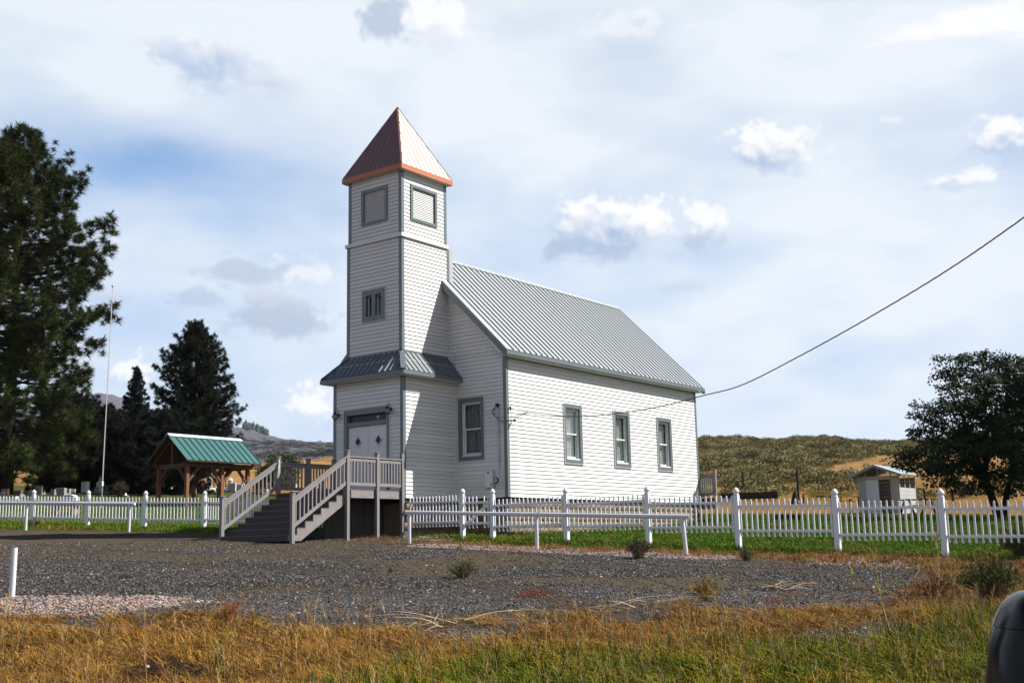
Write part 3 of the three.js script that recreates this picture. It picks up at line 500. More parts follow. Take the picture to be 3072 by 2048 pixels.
// skirt roof round the foot of the tower shaft
{
  const o = 0.31, ye = 3.79, yt = 4.47, r = part('skirt_roof', merge([bxg(LX - o + 0.02, TX + o - 0.02, ye - 0.135, ye - 0.11, TZ - 0.02, TZ + o - 0.02), bxg(TX, TX + o - 0.02, ye - 0.135, ye - 0.11, 0.03, TZ - 0.02), bxg(LX - o + 0.02, LX, ye - 0.135, ye - 0.11, 0.03, TZ - 0.02)]), M.siding[2], church);
  const A = V(LX - o, ye, TZ + o), B = V(TX + o, ye, TZ + o), Cc = V(UTX, yt, UTZ), D = V(ULX, yt, UTZ);
  panelRoof(r, 'roof_panel', [A, B, Cc, D], 0.229, M.roofShaded, 0.03, 0.02, 0.036); panelRoof(r, 'roof_panel', [B, V(TX + o, ye, 0.03), V(UTX, yt, 0.03), Cc], 0.229, M.roofShaded, 0.03, 0.02, 0.036); panelRoof(r, 'roof_panel', [V(LX - o, ye, 0.03), A, D, V(ULX, yt, 0.03)], 0.229, M.roofShaded, 0.03, 0.02, 0.036);
  for (const [a, b] of [[B, Cc], [A, D]]) part('hip_cap', beamGeo(a.clone().add(V(0, 0.03, 0)), b.clone().add(V(0, 0.03, 0)), 0.16, 0.03), M.roofShaded, r);
  part('fascia', merge([bxg(LX - o, TX + o, ye - 0.12, ye - 0.005, TZ + o, TZ + o + 0.02), bxg(LX - o - 0.02, LX - o, ye - 0.12, ye - 0.005, 0.03, TZ + o + 0.02)]), M.trim, r); part('fascia', bxg(TX + o, TX + o + 0.02, ye - 0.12, ye - 0.005, 0.03, TZ + o + 0.02), M.trim, r);
  part('flashing', merge([bxg(ULX - 0.03, UTX + 0.03, yt - 0.04, yt + 0.07, UTZ - 0.02, UTZ + 0.028), bxg(UTX - 0.02, UTX + 0.028, yt - 0.04, yt + 0.07, 0.03, UTZ - 0.02)]), M.trim, r);
}
// spire
{
  const o = 0.16, y0 = 10.42, x0 = BL - o, x1 = BX + o, z1 = BZ + o, z0 = BB - o, apex = V(XC, 12.93, (z0 + z1) / 2), cs = [V(x0, y0, z1), V(x1, y0, z1), V(x1, y0, z0), V(x0, y0, z0)];
  const s = part('spire', bxg(BL - o + 0.02, BX + o - 0.02, 10.26, 10.285, z0 + 0.02, z1 - 0.02), M.siding[2], church);
  for (let k = 0; k < 4; k++) { const a = cs[k], b = cs[(k + 1) % 4]; panelRoof(s, 'spire_panel', [a, b, apex], 0.229, M.copper, 0.014, 0.02, 0.022); part('hip_cap', beamGeo(a.clone().add(V(0, 0.022, 0)), apex.clone().add(V(0, 0.022, 0)), 0.06, 0.025), M.copper, s); }
  for (const g of [bxg(x0 - 0.02, x1 + 0.02, 10.265, y0 + 0.01, z1, z1 + 0.022), bxg(x1, x1 + 0.022, 10.265, y0 + 0.01, z0 - 0.02, z1), bxg(x0 - 0.022, x0, 10.265, y0 + 0.01, z0 - 0.02, z1), bxg(x0 - 0.02, x1 + 0.02, 10.265, y0 + 0.01, z0 - 0.022, z0)]) part('fascia', g, M.copperTrim, s);
}
// ---------------------------------------------------------------- wall lanterns, meter, service wires
for (const [x, y] of [[-4.72, 2.66], [-2.5, 2.66]]) {
  const t = thing('wall_lantern', x < -3 ? 'black onion lantern on the siding between the door frame and the tower\'s left corner' : 'black onion lantern overlapping the top corner of the door frame beside the conduit', 'lantern', [x, y, TZ + 0.02], 0, 'lanterns beside the church doors');
  part('back_plate', new THREE.CylinderGeometry(0.055, 0.055, 0.02, 16).rotateX(Math.PI / 2).translate(0, 0.02, 0.02), M.iron, t);
  part('arm', new THREE.TubeGeometry(new THREE.CatmullRomCurve3([V(0, 0.03, 0.03), V(0, 0.12, 0.05), V(0, 0.19, 0.1), V(0, 0.17, 0.17), V(0, 0.1, 0.17)]), 20, 0.009, 6), M.iron, t);
  part('cap', new THREE.LatheGeometry([[0.001, 0.11], [0.02, 0.1], [0.035, 0.075], [0.075, 0.04], [0.085, 0.035], [0.001, 0.03]].map(([a, b]) => new THREE.Vector2(a, b)), 16).translate(0, 0, 0.17), M.iron, t);
  part('globe', new THREE.LatheGeometry([[0.05, 0.035], [0.085, 0.0], [0.095, -0.04], [0.08, -0.085], [0.045, -0.12], [0.001, -0.13]].map(([a, b]) => new THREE.Vector2(a, b)), 16).translate(0, 0, 0.17), phys(0.5, 0.5, 0.48, 0.15, { transmission: 0.6, thickness: 0 }), t);
  part('cage', merge([0, 1, 2, 3, 4, 5].map((k) => new THREE.TubeGeometry(new THREE.CatmullRomCurve3([V(0.06, 0.035, 0), V(0.098, -0.04, 0), V(0.05, -0.125, 0), V(0.0, -0.15, 0)]), 10, 0.005, 4).rotateY(k * Math.PI / 3).translate(0, 0, 0.17)).concat([new THREE.TorusGeometry(0.1, 0.006, 5, 24).rotateX(Math.PI / 2).translate(0, -0.04, 0.17)])), M.iron, t);
}
rod('conduit', null, M.white, V(-2.555, 0.3, TZ + 0.035), V(-2.555, 2.6, TZ + 0.035), 0.013).userData = { label: 'thin white conduit running down the siding beside the church doors', category: 'conduit' };
{
  const t = thing('electric_meter', 'round glass electric meter and white breaker box on the siding beside the corner', 'meter', [0, 0, 0.03]);
  box('mounting_board', t, M.siding[1], -0.42, -0.16, 0.28, 0.86, 0, 0.02);
  box('breaker_box', t, std(0.5, 0.51, 0.52, 0.45), -0.79, -0.465, 0.3, 0.81, 0, 0.11);
  const lid = box('breaker_lid', t, std(0.52, 0.53, 0.54, 0.45), -0.78, -0.475, 0.31, 0.8, 0.112, 0.124); void lid;
  box('warning_label', t, M.black, -0.68, -0.6, 0.735, 0.775, 0.125, 0.127); box('latch', t, M.black, -0.535, -0.5, 0.36, 0.42, 0.125, 0.14);
  box('meter_socket', t, M.greyBox, -0.385, -0.215, 0.36, 0.64, 0.02, 0.1);
  part('meter_ring', new THREE.CylinderGeometry(0.095, 0.1, 0.05, 28).rotateX(Math.PI / 2).translate(-0.34, 0.5, 0.12), M.iron, t);
  part('meter_glass', new THREE.SphereGeometry(0.085, 24, 12, 0, Math.PI * 2, 0, Math.PI / 2).scale(1, 1.1, 1).rotateX(Math.PI / 2).translate(-0.34, 0.5, 0.145), phys(0.6, 0.62, 0.63, 0.05, { transmission: 0.7, thickness: 0 }), t);
  part('meter_face', new THREE.CylinderGeometry(0.07, 0.07, 0.02, 24).rotateX(Math.PI / 2).translate(-0.34, 0.5, 0.155), M.greyBox, t); box('meter_dial', t, M.black, -0.375, -0.305, 0.495, 0.53, 0.166, 0.168);
  rod('mast', t, M.steel, V(-0.275, 0.64, 0.05), V(-0.275, 2.78, 0.05), 0.024, 0.024, 10);
  for (const y of [1.1, 2.0]) box('strap', t, M.steel, -0.325, -0.225, y, y + 0.03, 0, 0.055);
  part('weatherhead', merge([new THREE.SphereGeometry(0.055, 14, 10).scale(1.3, 0.9, 1).translate(-0.285, 2.82, 0.06), new THREE.CylinderGeometry(0.032, 0.03, 0.1, 10).translate(-0.275, 2.76, 0.05)]), M.iron, t);
}
// overhead service cable: three drip loops, the twisted bundle up to a pole beyond the picture's edge
const A0 = V(0.09, 2.62, -0.12), POLE = at(1536, 1400, 5).add(V(RX * 13.2, 0, RZ * 13.2));
{
  const t = thing('power_line', 'black overhead service cable sagging from the church corner to a pole', 'cable');
  const n = V(POLE.z - A0.z, 0, -(POLE.x - A0.x)).normalize(), hit = (px, py) => { const d = ray(px, py); return d.multiplyScalar(A0.clone().sub(EYE).dot(n) / d.dot(n)).add(EYE); };
  const pts = [[1582, 1238], [1640, 1246], [1745, 1249], [1836, 1241.5], [1977, 1220], [2111, 1186], [2220, 1157], [2403, 1066], [2612, 950], [2847, 808], [3072, 653]].map(([a, b]) => hit(a, b));
  const last = pts[pts.length - 1], prev = pts[pts.length - 2], top = V(POLE.x, last.y + (last.y - prev.y) / Math.hypot(last.x - prev.x, last.z - prev.z) * Math.hypot(POLE.x - last.x, POLE.z - last.z) * 1.12, POLE.z);
  const curve = new THREE.CatmullRomCurve3([...pts, top]);
  part('bundle', merge([0, 1, 2].map((k) => new THREE.TubeGeometry(new THREE.CatmullRomCurve3(Array.from({ length: 320 }, (_, i) => { const p = curve.getPoint(i / 319), a = i * 0.55 + k * 2.09; return p.add(V(Math.cos(a) * 0.006, Math.sin(a) * 0.007, -Math.cos(a) * 0.005)); })), 640, 0.006, 5))), M.black, t);
  const j = pts[0]; for (const [mx, my, mz, s] of [[-0.06, 2.42, 0.2, 0], [0.1, 2.32, 0.16, 0.01], [-0.12, 2.5, 0.25, 0.02]]) part('drip_loop', new THREE.TubeGeometry(new THREE.CatmullRomCurve3([V(-0.3 + s, 2.8, 0.1), V(-0.36 - s * 4, 2.62, 0.16), V(-0.24, 2.4 + s, 0.2), V(mx, my - 0.12, mz), V(0.12, 2.3 + s * 6, 0.02), V(0.12, 2.42 + s * 4, -0.35), j.clone().add(V(0, s, 0))]), 40, 0.008, 5), M.black, t);
  part('splice', new THREE.SphereGeometry(0.04, 10, 8).scale(1, 0.8, 1.8).translate(0.14, 2.33, -0.22), M.black, t);
  part('house_knob', merge([rodGeo(V(0.02, 2.72, -0.1), V(0.1, 2.72, -0.1), 0.02), rodGeo(V(0.08, 2.75, -0.1), V(0.08, 2.62, -0.1), 0.024)]), M.iron, t);
  rod('messenger', t, M.steel, V(0.08, 2.7, -0.1), j, 0.004, 0.004, 5);
  const p = thing('utility_pole', 'tall weathered wooden utility pole that carries the service cable', 'pole', [POLE.x + 0.25, heightAt(POLE.x, POLE.z) - 0.3, POLE.z]);
  part('shaft', new THREE.CylinderGeometry(0.12, 0.17, top.y + 1.2 - p.position.y, 14).translate(0, (top.y + 1.2 - p.position.y) / 2, 0), M.bark, p); box('crossarm', p, M.bark, -1.1, 1.1, top.y + 0.5 - p.position.y, top.y + 0.62 - p.position.y, -0.24, -0.13);
}

// ---------------------------------------------------------------- entry deck and steps
{
  const D = thing('entry_deck', 'grey wooden entry deck with railings and wide steps before the church doors', 'deck'), X0 = -4.86, X1 = -1.98, ZA = TZ + 0.03, ZB = 4.9, FL = 0.2, RISE = 0.178, RUN = 0.289;
  const board = [std(0.1, 0.09, 0.087, 0.8, { map: woodMap }), std(0.09, 0.08, 0.077, 0.8, { map: woodMap })];
  for (let k = 0, n = Math.floor((ZB - ZA) / 0.142); k < n; k++) box('floor_board', D, board[k % 2], X0 + 0.02, X1 - 0.02, FL - 0.028, FL, ZA + k * 0.142, ZA + k * 0.142 + 0.137);
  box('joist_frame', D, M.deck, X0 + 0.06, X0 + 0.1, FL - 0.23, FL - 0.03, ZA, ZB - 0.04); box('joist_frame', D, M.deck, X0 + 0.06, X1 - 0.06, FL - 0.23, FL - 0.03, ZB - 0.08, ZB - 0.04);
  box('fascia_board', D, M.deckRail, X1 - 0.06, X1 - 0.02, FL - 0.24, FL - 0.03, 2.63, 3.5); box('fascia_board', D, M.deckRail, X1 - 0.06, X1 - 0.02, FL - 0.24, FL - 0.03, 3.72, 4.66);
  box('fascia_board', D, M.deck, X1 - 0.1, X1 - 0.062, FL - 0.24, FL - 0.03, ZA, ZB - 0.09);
  const shadeN = 9; for (let k = 0; k < shadeN; k++) box('deck_shade_board', D, M.deck, X1 - 0.85, X1 - 0.82, -1.35, FL - 0.25, ZA + 0.0 + k * 0.27, ZA + 0.255 + k * 0.27);  // added boards: dark colour stands in for the shade under the deck
  const post = (x, z, top, cap = true) => { const g0 = heightAt(x, z) - 0.1, p = box('post', D, M.deckRail, x - 0.05, x + 0.05, g0, top, z - 0.05, z + 0.05); if (cap) { const c = part('post_cap', new THREE.LatheGeometry([[0.072, 0], [0.085, 0.01], [0.062, 0.05], [0.098, 0.075], [0.098, 0.09], [0.001, 0.1]].map(([a, b]) => new THREE.Vector2(a, b)), 4).rotateY(Math.PI / 4), M.deckRail, p); c.position.y = (top - g0) / 2 - 0.05; } return p; };
  // side railings of the deck
  const PZ = [2.56, 3.63, 4.83];
  for (const x of [X1, X0]) {
    PZ.forEach((z, i) => post(x, z, i ? 1.24 : 1.3, i > 0));
    for (let i = 0; i < 2; i++) {
      const a = PZ[i] + 0.05, b = PZ[i + 1] - 0.05;
      box('handrail', D, M.deckRail, x - 0.045, x + 0.045, 1.09, 1.125, a, b); box('top_rail', D, M.deckRail, x - 0.022, x + 0.022, 0.985, 1.088, a, b); box('bottom_rail', D, M.deckRail, x - 0.022, x + 0.022, 0.3, 0.39, a, b);
      const n = 8; for (let k = 0; k < n; k++) { const z = a + (k + 0.5) * (b - a) / n; box('baluster', D, M.deckRail, x - 0.019, x + 0.019, 0.36, 1.0, z - 0.019, z + 0.019); }
    }
  }
  // steps: risers, treads with a nosing, sawtooth stringers
  const N = 7, ground = -1.22;
  for (let k = 0; k <= N; k++) {
    const y = FL - RISE * (k + 1), z = ZB + RUN * k;
    box('riser', D, M.deck, X0 + 0.09, X1 - 0.09, Math.max(y, ground - 0.03), y + RISE - 0.032, z - 0.02, z - 0.002);  // risers darker than treads: lit tread edges put into the wood colours
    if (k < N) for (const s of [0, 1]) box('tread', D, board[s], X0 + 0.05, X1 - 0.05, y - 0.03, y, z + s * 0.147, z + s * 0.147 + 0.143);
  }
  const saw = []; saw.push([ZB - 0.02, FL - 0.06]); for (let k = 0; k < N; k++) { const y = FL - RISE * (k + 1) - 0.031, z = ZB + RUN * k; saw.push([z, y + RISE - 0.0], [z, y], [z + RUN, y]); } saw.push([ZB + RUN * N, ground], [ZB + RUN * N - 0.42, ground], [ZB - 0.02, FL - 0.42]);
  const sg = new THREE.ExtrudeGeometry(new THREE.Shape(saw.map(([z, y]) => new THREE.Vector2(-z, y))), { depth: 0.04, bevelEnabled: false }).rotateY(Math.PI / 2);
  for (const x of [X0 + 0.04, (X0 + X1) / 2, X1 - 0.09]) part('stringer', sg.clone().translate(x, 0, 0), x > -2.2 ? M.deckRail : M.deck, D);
  const ZN = 6.86;
  for (const x of [X1, X0]) {
    post(x, ZN, 0.04); const y0 = 1.1, y1 = -0.1, b0 = 0.375, b1 = -0.83, za = 4.88, zb = ZN - 0.05, yy = (z, p, q) => lerp(p, q, (z - za) / (zb - za));
    beam('handrail', D, M.deckRail, V(x, y0, za), V(x, y1, zb), 0.095, 0.035); beam('top_rail', D, M.deckRail, V(x, y0 - 0.085, za), V(x, y1 - 0.085, zb), 0.044, 0.09); beam('bottom_rail', D, M.deckRail, V(x, b0, za), V(x, b1, zb), 0.044, 0.09);
    const n = 13; for (let k = 0; k < n; k++) { const z = za + (k + 0.6) * (zb - za) / n; box('baluster', D, M.deckRail, x - 0.019, x + 0.019, yy(z, b0, b1), yy(z, y0, y1) - 0.07, z - 0.019, z + 0.019); }
  }
  // a loop of rope over the far top post
  part('rope', new THREE.TubeGeometry(new THREE.CatmullRomCurve3([V(X0 + 0.06, 1.16, 4.86), V(X0 + 0.09, 0.9, 4.9), V(X0 + 0.08, 0.62, 4.91), V(X0 + 0.14, 0.74, 4.9), V(X0 + 0.12, 1.0, 4.89), V(X0 + 0.07, 1.17, 4.84)]), 30, 0.012, 6), M.white, D);
}
// ---------------------------------------------------------------- small deck behind the church
{
  const D = thing('rear_deck', 'small grey railed deck attached behind the far end of the church', 'deck'), z0 = -LEN - 0.15, X1 = 0.62;
  box('floor', D, M.deck, -2.2, X1, 0.1, 0.2, z0 - 2.2, z0); box('fascia_board', D, M.deckRail, -2.2, X1 - 0.06, -0.22, 0.08, z0 + 0.002, z0 + 0.04);
  for (const [x, z] of [[X1, z0]]) { const g = heightAt(x, z) - 0.1, p = box('post', D, M.deckRail, x - 0.05, x + 0.05, g, 1.28, z - 0.05, z + 0.05); void p; }
  for (const [a, b] of [[V(-0.02, 0, z0), V(X1 - 0.05, 0, z0)]]) {
    for (const [y, h, w] of [[1.1, 0.035, 0.09], [1.03, 0.09, 0.044], [0.36, 0.09, 0.044]]) beam('rail', D, M.deckRail, a.clone().setY(y), b.clone().setY(y), w, h);
    const n = Math.round(a.distanceTo(b) / 0.085); for (let k = 0; k < n; k++) { const p = a.clone().lerp(b, (k + 0.5) / n); box('baluster', D, M.deckRail, p.x - 0.017, p.x + 0.017, 0.36, 1.0, p.z - 0.017, p.z + 0.017); }
  }
}

// ---------------------------------------------------------------- white picket fences
const picketGeo = (h) => { const w = 0.021, d = 0.011, s = new THREE.Shape([[-w, 0], [w, 0], [w, h - 0.07], [w * 0.72, h - 0.062], [w * 1.05, h - 0.045], [w * 0.7, h - 0.015], [0, h], [-w * 0.7, h - 0.015], [-w * 1.05, h - 0.045], [-w * 0.72, h - 0.062], [-w, h - 0.07]].map(([x, y]) => new THREE.Vector2(x, y))); return new THREE.ExtrudeGeometry(s, { depth: 2 * d, bevelEnabled: false }).translate(0, 0, -d); };
const PICKET = picketGeo(0.88);
const postCap = new THREE.LatheGeometry([[0.064, 0], [0.074, 0.012], [0.058, 0.03], [0.054, 0.045], [0.076, 0.075], [0.078, 0.1], [0.056, 0.15], [0.02, 0.185], [0.001, 0.192]].map(([a, b]) => new THREE.Vector2(a, b)), 18);
const postShaft = new Map();
function fencePost(F, x, z, y0, y1, turn = 0) {
  const h = y1 - y0 - 0.18 + 0.25, k = h.toFixed(2); if (!postShaft.has(k)) postShaft.set(k, new THREE.BoxGeometry(0.118, h, 0.118));
  const p = part('post', postShaft.get(k), M.vinyl, F); p.position.set(x, y0 - 0.25 + h / 2, z); p.rotation.y = turn; p.rotation.z = (rf() - 0.5) * 0.012; const c = part('post_cap', postCap, M.vinyl, p); c.position.y = h / 2 - 0.004; return p;
}
const rf = rng(8);
// a panel between two posts; tops of its pickets at ya and yb
function fencePanel(F, a, b, ya, yb, n, half = 0.06) {
  const d = b.clone().sub(a).setY(0), len = d.length(), dir = d.clone().normalize(), turn = Math.atan2(-dir.z, dir.x), s = a.clone().addScaledVector(dir, half), e = b.clone().addScaledVector(dir, -half);
  for (const o of [0.165, 0.745]) beam('rail', F, M.vinyl, s.clone().setY(ya - o), e.clone().setY(yb - o), 0.042, 0.066);
  for (let k = 0; k < n; k++) { const t = (k + 0.75) / (n + 0.5), p = part('picket', PICKET, M.vinyl, F); p.position.set(lerp(a.x, b.x, t), lerp(ya, yb, t) - 0.88 + (rf() - 0.5) * 0.008, lerp(a.z, b.z, t)); p.position.add(V(-dir.z, 0, dir.x).multiplyScalar(0.033)); p.rotation.y = turn; p.rotation.z = (rf() - 0.5) * 0.01; } void len;
}
{
  const ZF = 2.371, F = thing('picket_fence', 'white vinyl picket fence stepping down the slope from the gate past the long wall', 'fence');
  const X = [1.25, 3.74, 6.25, 8.73, 11.2, 13.58, 16.05, 18.5], T = [0.117, 0.029, -0.046, -0.195, -0.341, -0.45, -0.57, -0.69];
  const PA = [-0.184, -0.25, -0.337, -0.475, -0.63, -0.72, -0.82], PB = [-0.17, -0.24, -0.381, -0.54, -0.66, -0.76, -0.86];
  X.forEach((x, i) => fencePost(F, x, ZF, heightAt(x, ZF), T[i])); for (let i = 0; i + 1 < X.length; i++) fencePanel(F, V(X[i], 0, ZF), V(X[i + 1], 0, ZF), PA[i], PB[i], 17);
  const E = thing('picket_fence', 'short white picket fence section between the entry deck and the gate', 'fence');
  fencePost(E, 0.165, ZF, heightAt(0.165, ZF), 0.167); fencePanel(E, V(-1.9, 0, ZF), V(0.165, 0, ZF), 0.011, -0.005, 16);
  const Gt = thing('picket_gate', 'white picket gate with diagonal brace between two fence posts', 'gate');
  for (const o of [0.165, 0.745]) box('rail', Gt, M.vinyl, 0.25, 1.16, -0.07 - o - 0.033, -0.07 - o + 0.033, ZF - 0.021, ZF + 0.021);
  for (let k = 0; k < 7; k++) { if (k === 4) continue; const p = part('picket', PICKET, M.vinyl, Gt); p.position.set(0.29 + k * 0.138, -0.95, ZF + 0.033); }
  beam('brace', Gt, M.vinyl, V(0.27, -0.84, ZF - 0.045), V(1.14, -0.24, ZF - 0.045), 0.04, 0.075);
  // left of the steps
  const L = thing('picket_fence', 'white vinyl picket fence along the cemetery lawn beyond the steps', 'fence');
  const pt = []; pt.push(V(-4.95, 0, 2.4), V(-6.6, 0, 2.38), V(-9.0, 0, 2.37)); const s = at(611, 1588, 40), dir = V(-0.952, 0, 0.305); for (let k = 0; k < 6; k++) pt.push(V(s.x, 0, s.z).addScaledVector(dir, 2.44 * k));
  pt.forEach((p) => { p.y = heightAt(p.x, p.z); }); pt.forEach((p, i) => { if (i) fencePost(L, p.x, p.z, p.y, p.y + 1.3, i > 3 ? 0.31 : 0); });
  for (let i = 0; i + 1 < pt.length; i++) fencePanel(L, pt[i + 1], pt[i], pt[i + 1].y + 1.07, pt[i].y + 1.07, i === 0 ? 11 : 17);
}
// ---------------------------------------------------------------- pipe rails and the lone post
{
  const t = thing('pipe_rail', 'long white pipe rail on three posts between the gravel and the gate', 'rail'), z = 5;
  const ends = [[-0.02 + 0.43, -0.538], [8.86, -0.919]]; rod('rail', t, M.pipe, V(ends[0][0] - 0.02, ends[0][1], z), V(ends[1][0], ends[1][1], z), 0.052, 0.052, 18);
  part('pipe_mouth', new THREE.CircleGeometry(0.044, 18).rotateY(Math.PI / 2).translate(ends[1][0] + 0.003, ends[1][1], z), std(0.1, 0.1, 0.11, 0.9), t);
  for (const [x, y] of [[0.5, -0.545], [4.66, -0.73], [8.68, -0.912]]) rod('post', t, M.pipe, V(x + (x > 8 ? 0.08 : 0), heightAt(x, z) - 0.2, z), V(x, y, z), 0.047, 0.047, 16);
  const l = thing('pipe_rail', 'white pipe rail in front of the picket fence left of the steps', 'rail');
  const b = at(385, 1603, 37.6), dir = V(-0.952, 0, 0.305), P = [V(b.x, 0, b.z), V(b.x, 0, b.z).addScaledVector(dir, 4.15), V(b.x, 0, b.z).addScaledVector(dir, 8.3)]; P.forEach((p) => { p.y = heightAt(p.x, p.z); });
  const top = P.map((p, i) => p.clone().setY(p.y + 0.9)); rod('rail', l, M.pipe, top[0].clone().addScaledVector(dir, -0.2).add(V(0, -0.01, 0)), top[2].clone().addScaledVector(dir, 0.2), 0.05, 0.05, 18); P.forEach((p, i) => rod('post', l, M.pipe, p.clone().add(V(0, -0.2, 0)), top[i], 0.047, 0.047, 16));
  const q = G(33, 1792), o = thing('pipe_post', 'single white pipe post standing on the gravel beside pinkish stones', 'post', [q.x, q.y, q.z]);
  rod('tube', o, M.pipe, V(0, -0.2, 0), V(0.01, 0.71, 0), 0.045, 0.045, 20); part('tube_mouth', new THREE.CircleGeometry(0.038, 18).rotateX(-Math.PI / 2).translate(0.01, 0.712, 0), std(0.12, 0.12, 0.12, 0.9), o);
}

// ---------------------------------------------------------------- picnic shelter
{
  const S = thing('picnic_shelter', 'open timber picnic shelter with teal ribbed metal roof on the cemetery lawn', 'shelter'), xr = -28.5, xl = -30.85, xm = (xr + xl) / 2 - 0.05, Z = [-9.95, -12.2, -13.95], ye = 3.26, yr = 4.68, xe = -28.0, xw = 2 * xm - xe, z0 = -9.55, z1 = -14.45, rx = xm;
  for (const x of [xr, xl]) for (const z of Z) {
    const g = heightAt(x, z) - 0.15; box('post', S, M.cedar[0], x - 0.09, x + 0.09, g, 3.1, z - 0.09, z + 0.09);
    const s = x === xr ? -1 : 1; for (const k of [1, -1]) if (!(z === Z[0] && k > 0) && !(z === Z[2] && k < 0)) beam('brace', S, M.cedar[1], V(x, 2.2, z + k * 0.05), V(x, 3.0, z + k * 0.75), 0.12, 0.12);
    beam('brace', S, M.cedar[1], V(x + s * 0.05, 2.2, z), V(x + s * 0.75, 3.0, z), 0.12, 0.12);
  }
  for (const x of [xr, xl]) box('beam', S, M.cedar[1], x - 0.085, x + 0.085, 2.98, 3.2, z1 + 0.15, z0 - 0.15);
  for (const z of Z) { box('tie_beam', S, M.cedar[1], xl + 0.09, xr - 0.09, 2.95, 3.15, z - 0.075, z + 0.075); for (const s of [-1, 1]) beam('rafter', S, M.cedar[1], V(rx, yr - 0.13, z), V(s > 0 ? xe : xw, ye - 0.1, z), 0.09, 0.16); box('king_post', S, M.cedar[1], rx - 0.07, rx + 0.07, 3.15, yr - 0.2, z - 0.07, z + 0.07); }
  const roof = part('roof', merge([1, -1].map((s) => { const a = [[rx, yr - 0.015], [s > 0 ? xe - 0.01 : xw + 0.01, ye - 0.015], [s > 0 ? xe - 0.01 : xw + 0.01, ye - 0.05], [rx, yr - 0.055]]; return new THREE.ExtrudeGeometry(new THREE.Shape(a.map(([x, y]) => new THREE.Vector2(x, y))), { depth: z0 - z1 - 0.04, bevelEnabled: false }).translate(0, 0, z1 + 0.02); })), M.cedar[1], S);
  panelRoof(roof, 'roof_panel', [V(xe, ye, z0), V(xe, ye, z1), V(rx, yr, z1), V(rx, yr, z0)], 0.405, M.teal, 0.05, 0.02, 0.05); panelRoof(roof, 'roof_panel', [V(xw, ye, z1), V(xw, ye, z0), V(rx, yr, z0), V(rx, yr, z1)], 0.405, M.teal, 0.05, 0.02, 0.05);
  const cap = new THREE.Shape([[-0.2, -0.1], [0, 0.04], [0.2, -0.1], [0.2, -0.08], [0, 0.06], [-0.2, -0.08]].map(([x, y]) => new THREE.Vector2(x, y))); part('ridge_cap', new THREE.ExtrudeGeometry(cap, { depth: z0 - z1, bevelEnabled: false }).translate(rx, yr + 0.03, z1), phys(0.5, 0.6, 0.6, 0.4, { metalness: 0.4 }), roof);
}
// ---------------------------------------------------------------- shed
{
  const p = below(2702, 61.6), S = thing('storage_shed', 'small whitewashed storage shed with half-open double door and metal gable roof', 'shed', [p.x, p.y - 0.05, p.z]), w = 2.25, d = 2.6, h = 2.08;
  const lap = std(0.33, 0.33, 0.315, 0.9, { map: roughMap });
  box('floor', S, M.deck, -w + 0.06, -0.06, 0.0, 0.08, -d + 0.06, -0.06);
  // door bay between white posts, boards at its left and right
  for (let k = 0; k < 10; k++) { const y = 0.05 + k * 0.2; for (const [a, b] of [[-w, -w + 0.4], [-0.4, -0.02]]) box('wall_board', S, lap, a, b, y, y + 0.19, -0.05, -0.02 + (k % 2) * 0.004); for (let q = 0; q < 1; q++) if (y < 1.4) box('wall_board', S, lap, -0.03, 0.0, y, y + 0.192, -d, -0.01); box('wall_board', S, lap, -w, -w + 0.03, y, y + 0.192, -d, -0.06); box('wall_board', S, lap, -w + 0.03, -0.03, y, y + 0.192, -d, -d + 0.03); }
  for (const z of [-0.08, -0.9, -1.7, -d + 0.04]) box('window_post', S, lap, -0.03, 0.012, 1.45, h, z - 0.04, z + 0.04);
  box('door', S, std(0.42, 0.46, 0.5, 0.7), -w + 0.42, -1.12, 0.08, 1.9, -0.06, -0.02); for (const [a, b] of [[-w + 0.36, -w + 0.43], [-0.46, -0.39]]) box('door_post', S, lap, a, b, 0.05, 1.98, -0.02, 0.02); box('lintel', S, lap, -w + 0.36, -0.39, 1.92, 2.0, -0.02, 0.03); box('plate', S, lap, -w, 0, 2.0, 2.08, -0.06, 0.0);
  const xm = -w / 2, yr = h + 0.58; for (const x of [-w + 0.45, xm, -0.45]) box('gable_stud', S, lap, x - 0.03, x + 0.03, h, h + 0.52 - Math.abs(x - xm) * 0.45, -0.06, -0.02);
  const r = part('roof', merge([1, -1].map((s) => beamGeo(V(xm, yr - 0.03, -d / 2 + 0.15), V(xm + s * (w / 2 + 0.32), h - 0.0, -d / 2 + 0.15), d + 0.85, 0.03))), std(0.2, 0.2, 0.2, 0.9), S), e = xm + w / 2 + 0.34, l = xm - w / 2 - 0.34, za = 0.55, zb = -d - 0.3, metal = phys(0.42, 0.5, 0.5, 0.45, { metalness: 0.4, map: roughMap });
  panelRoof(r, 'roof_panel', [V(e, h + 0.02, za), V(e, h + 0.02, zb), V(xm, yr, zb), V(xm, yr, za)], 0.6, metal, 0.02); panelRoof(r, 'roof_panel', [V(l, h + 0.02, zb), V(l, h + 0.02, za), V(xm, yr, za), V(xm, yr, zb)], 0.6, metal, 0.02);
  for (const s of [1, -1]) beam('barge_board', r, std(0.2, 0.22, 0.24, 0.8), V(xm, yr - 0.06, za - 0.01), V(xm + s * (w / 2 + 0.34), h - 0.04, za - 0.01), 0.03, 0.12);
}
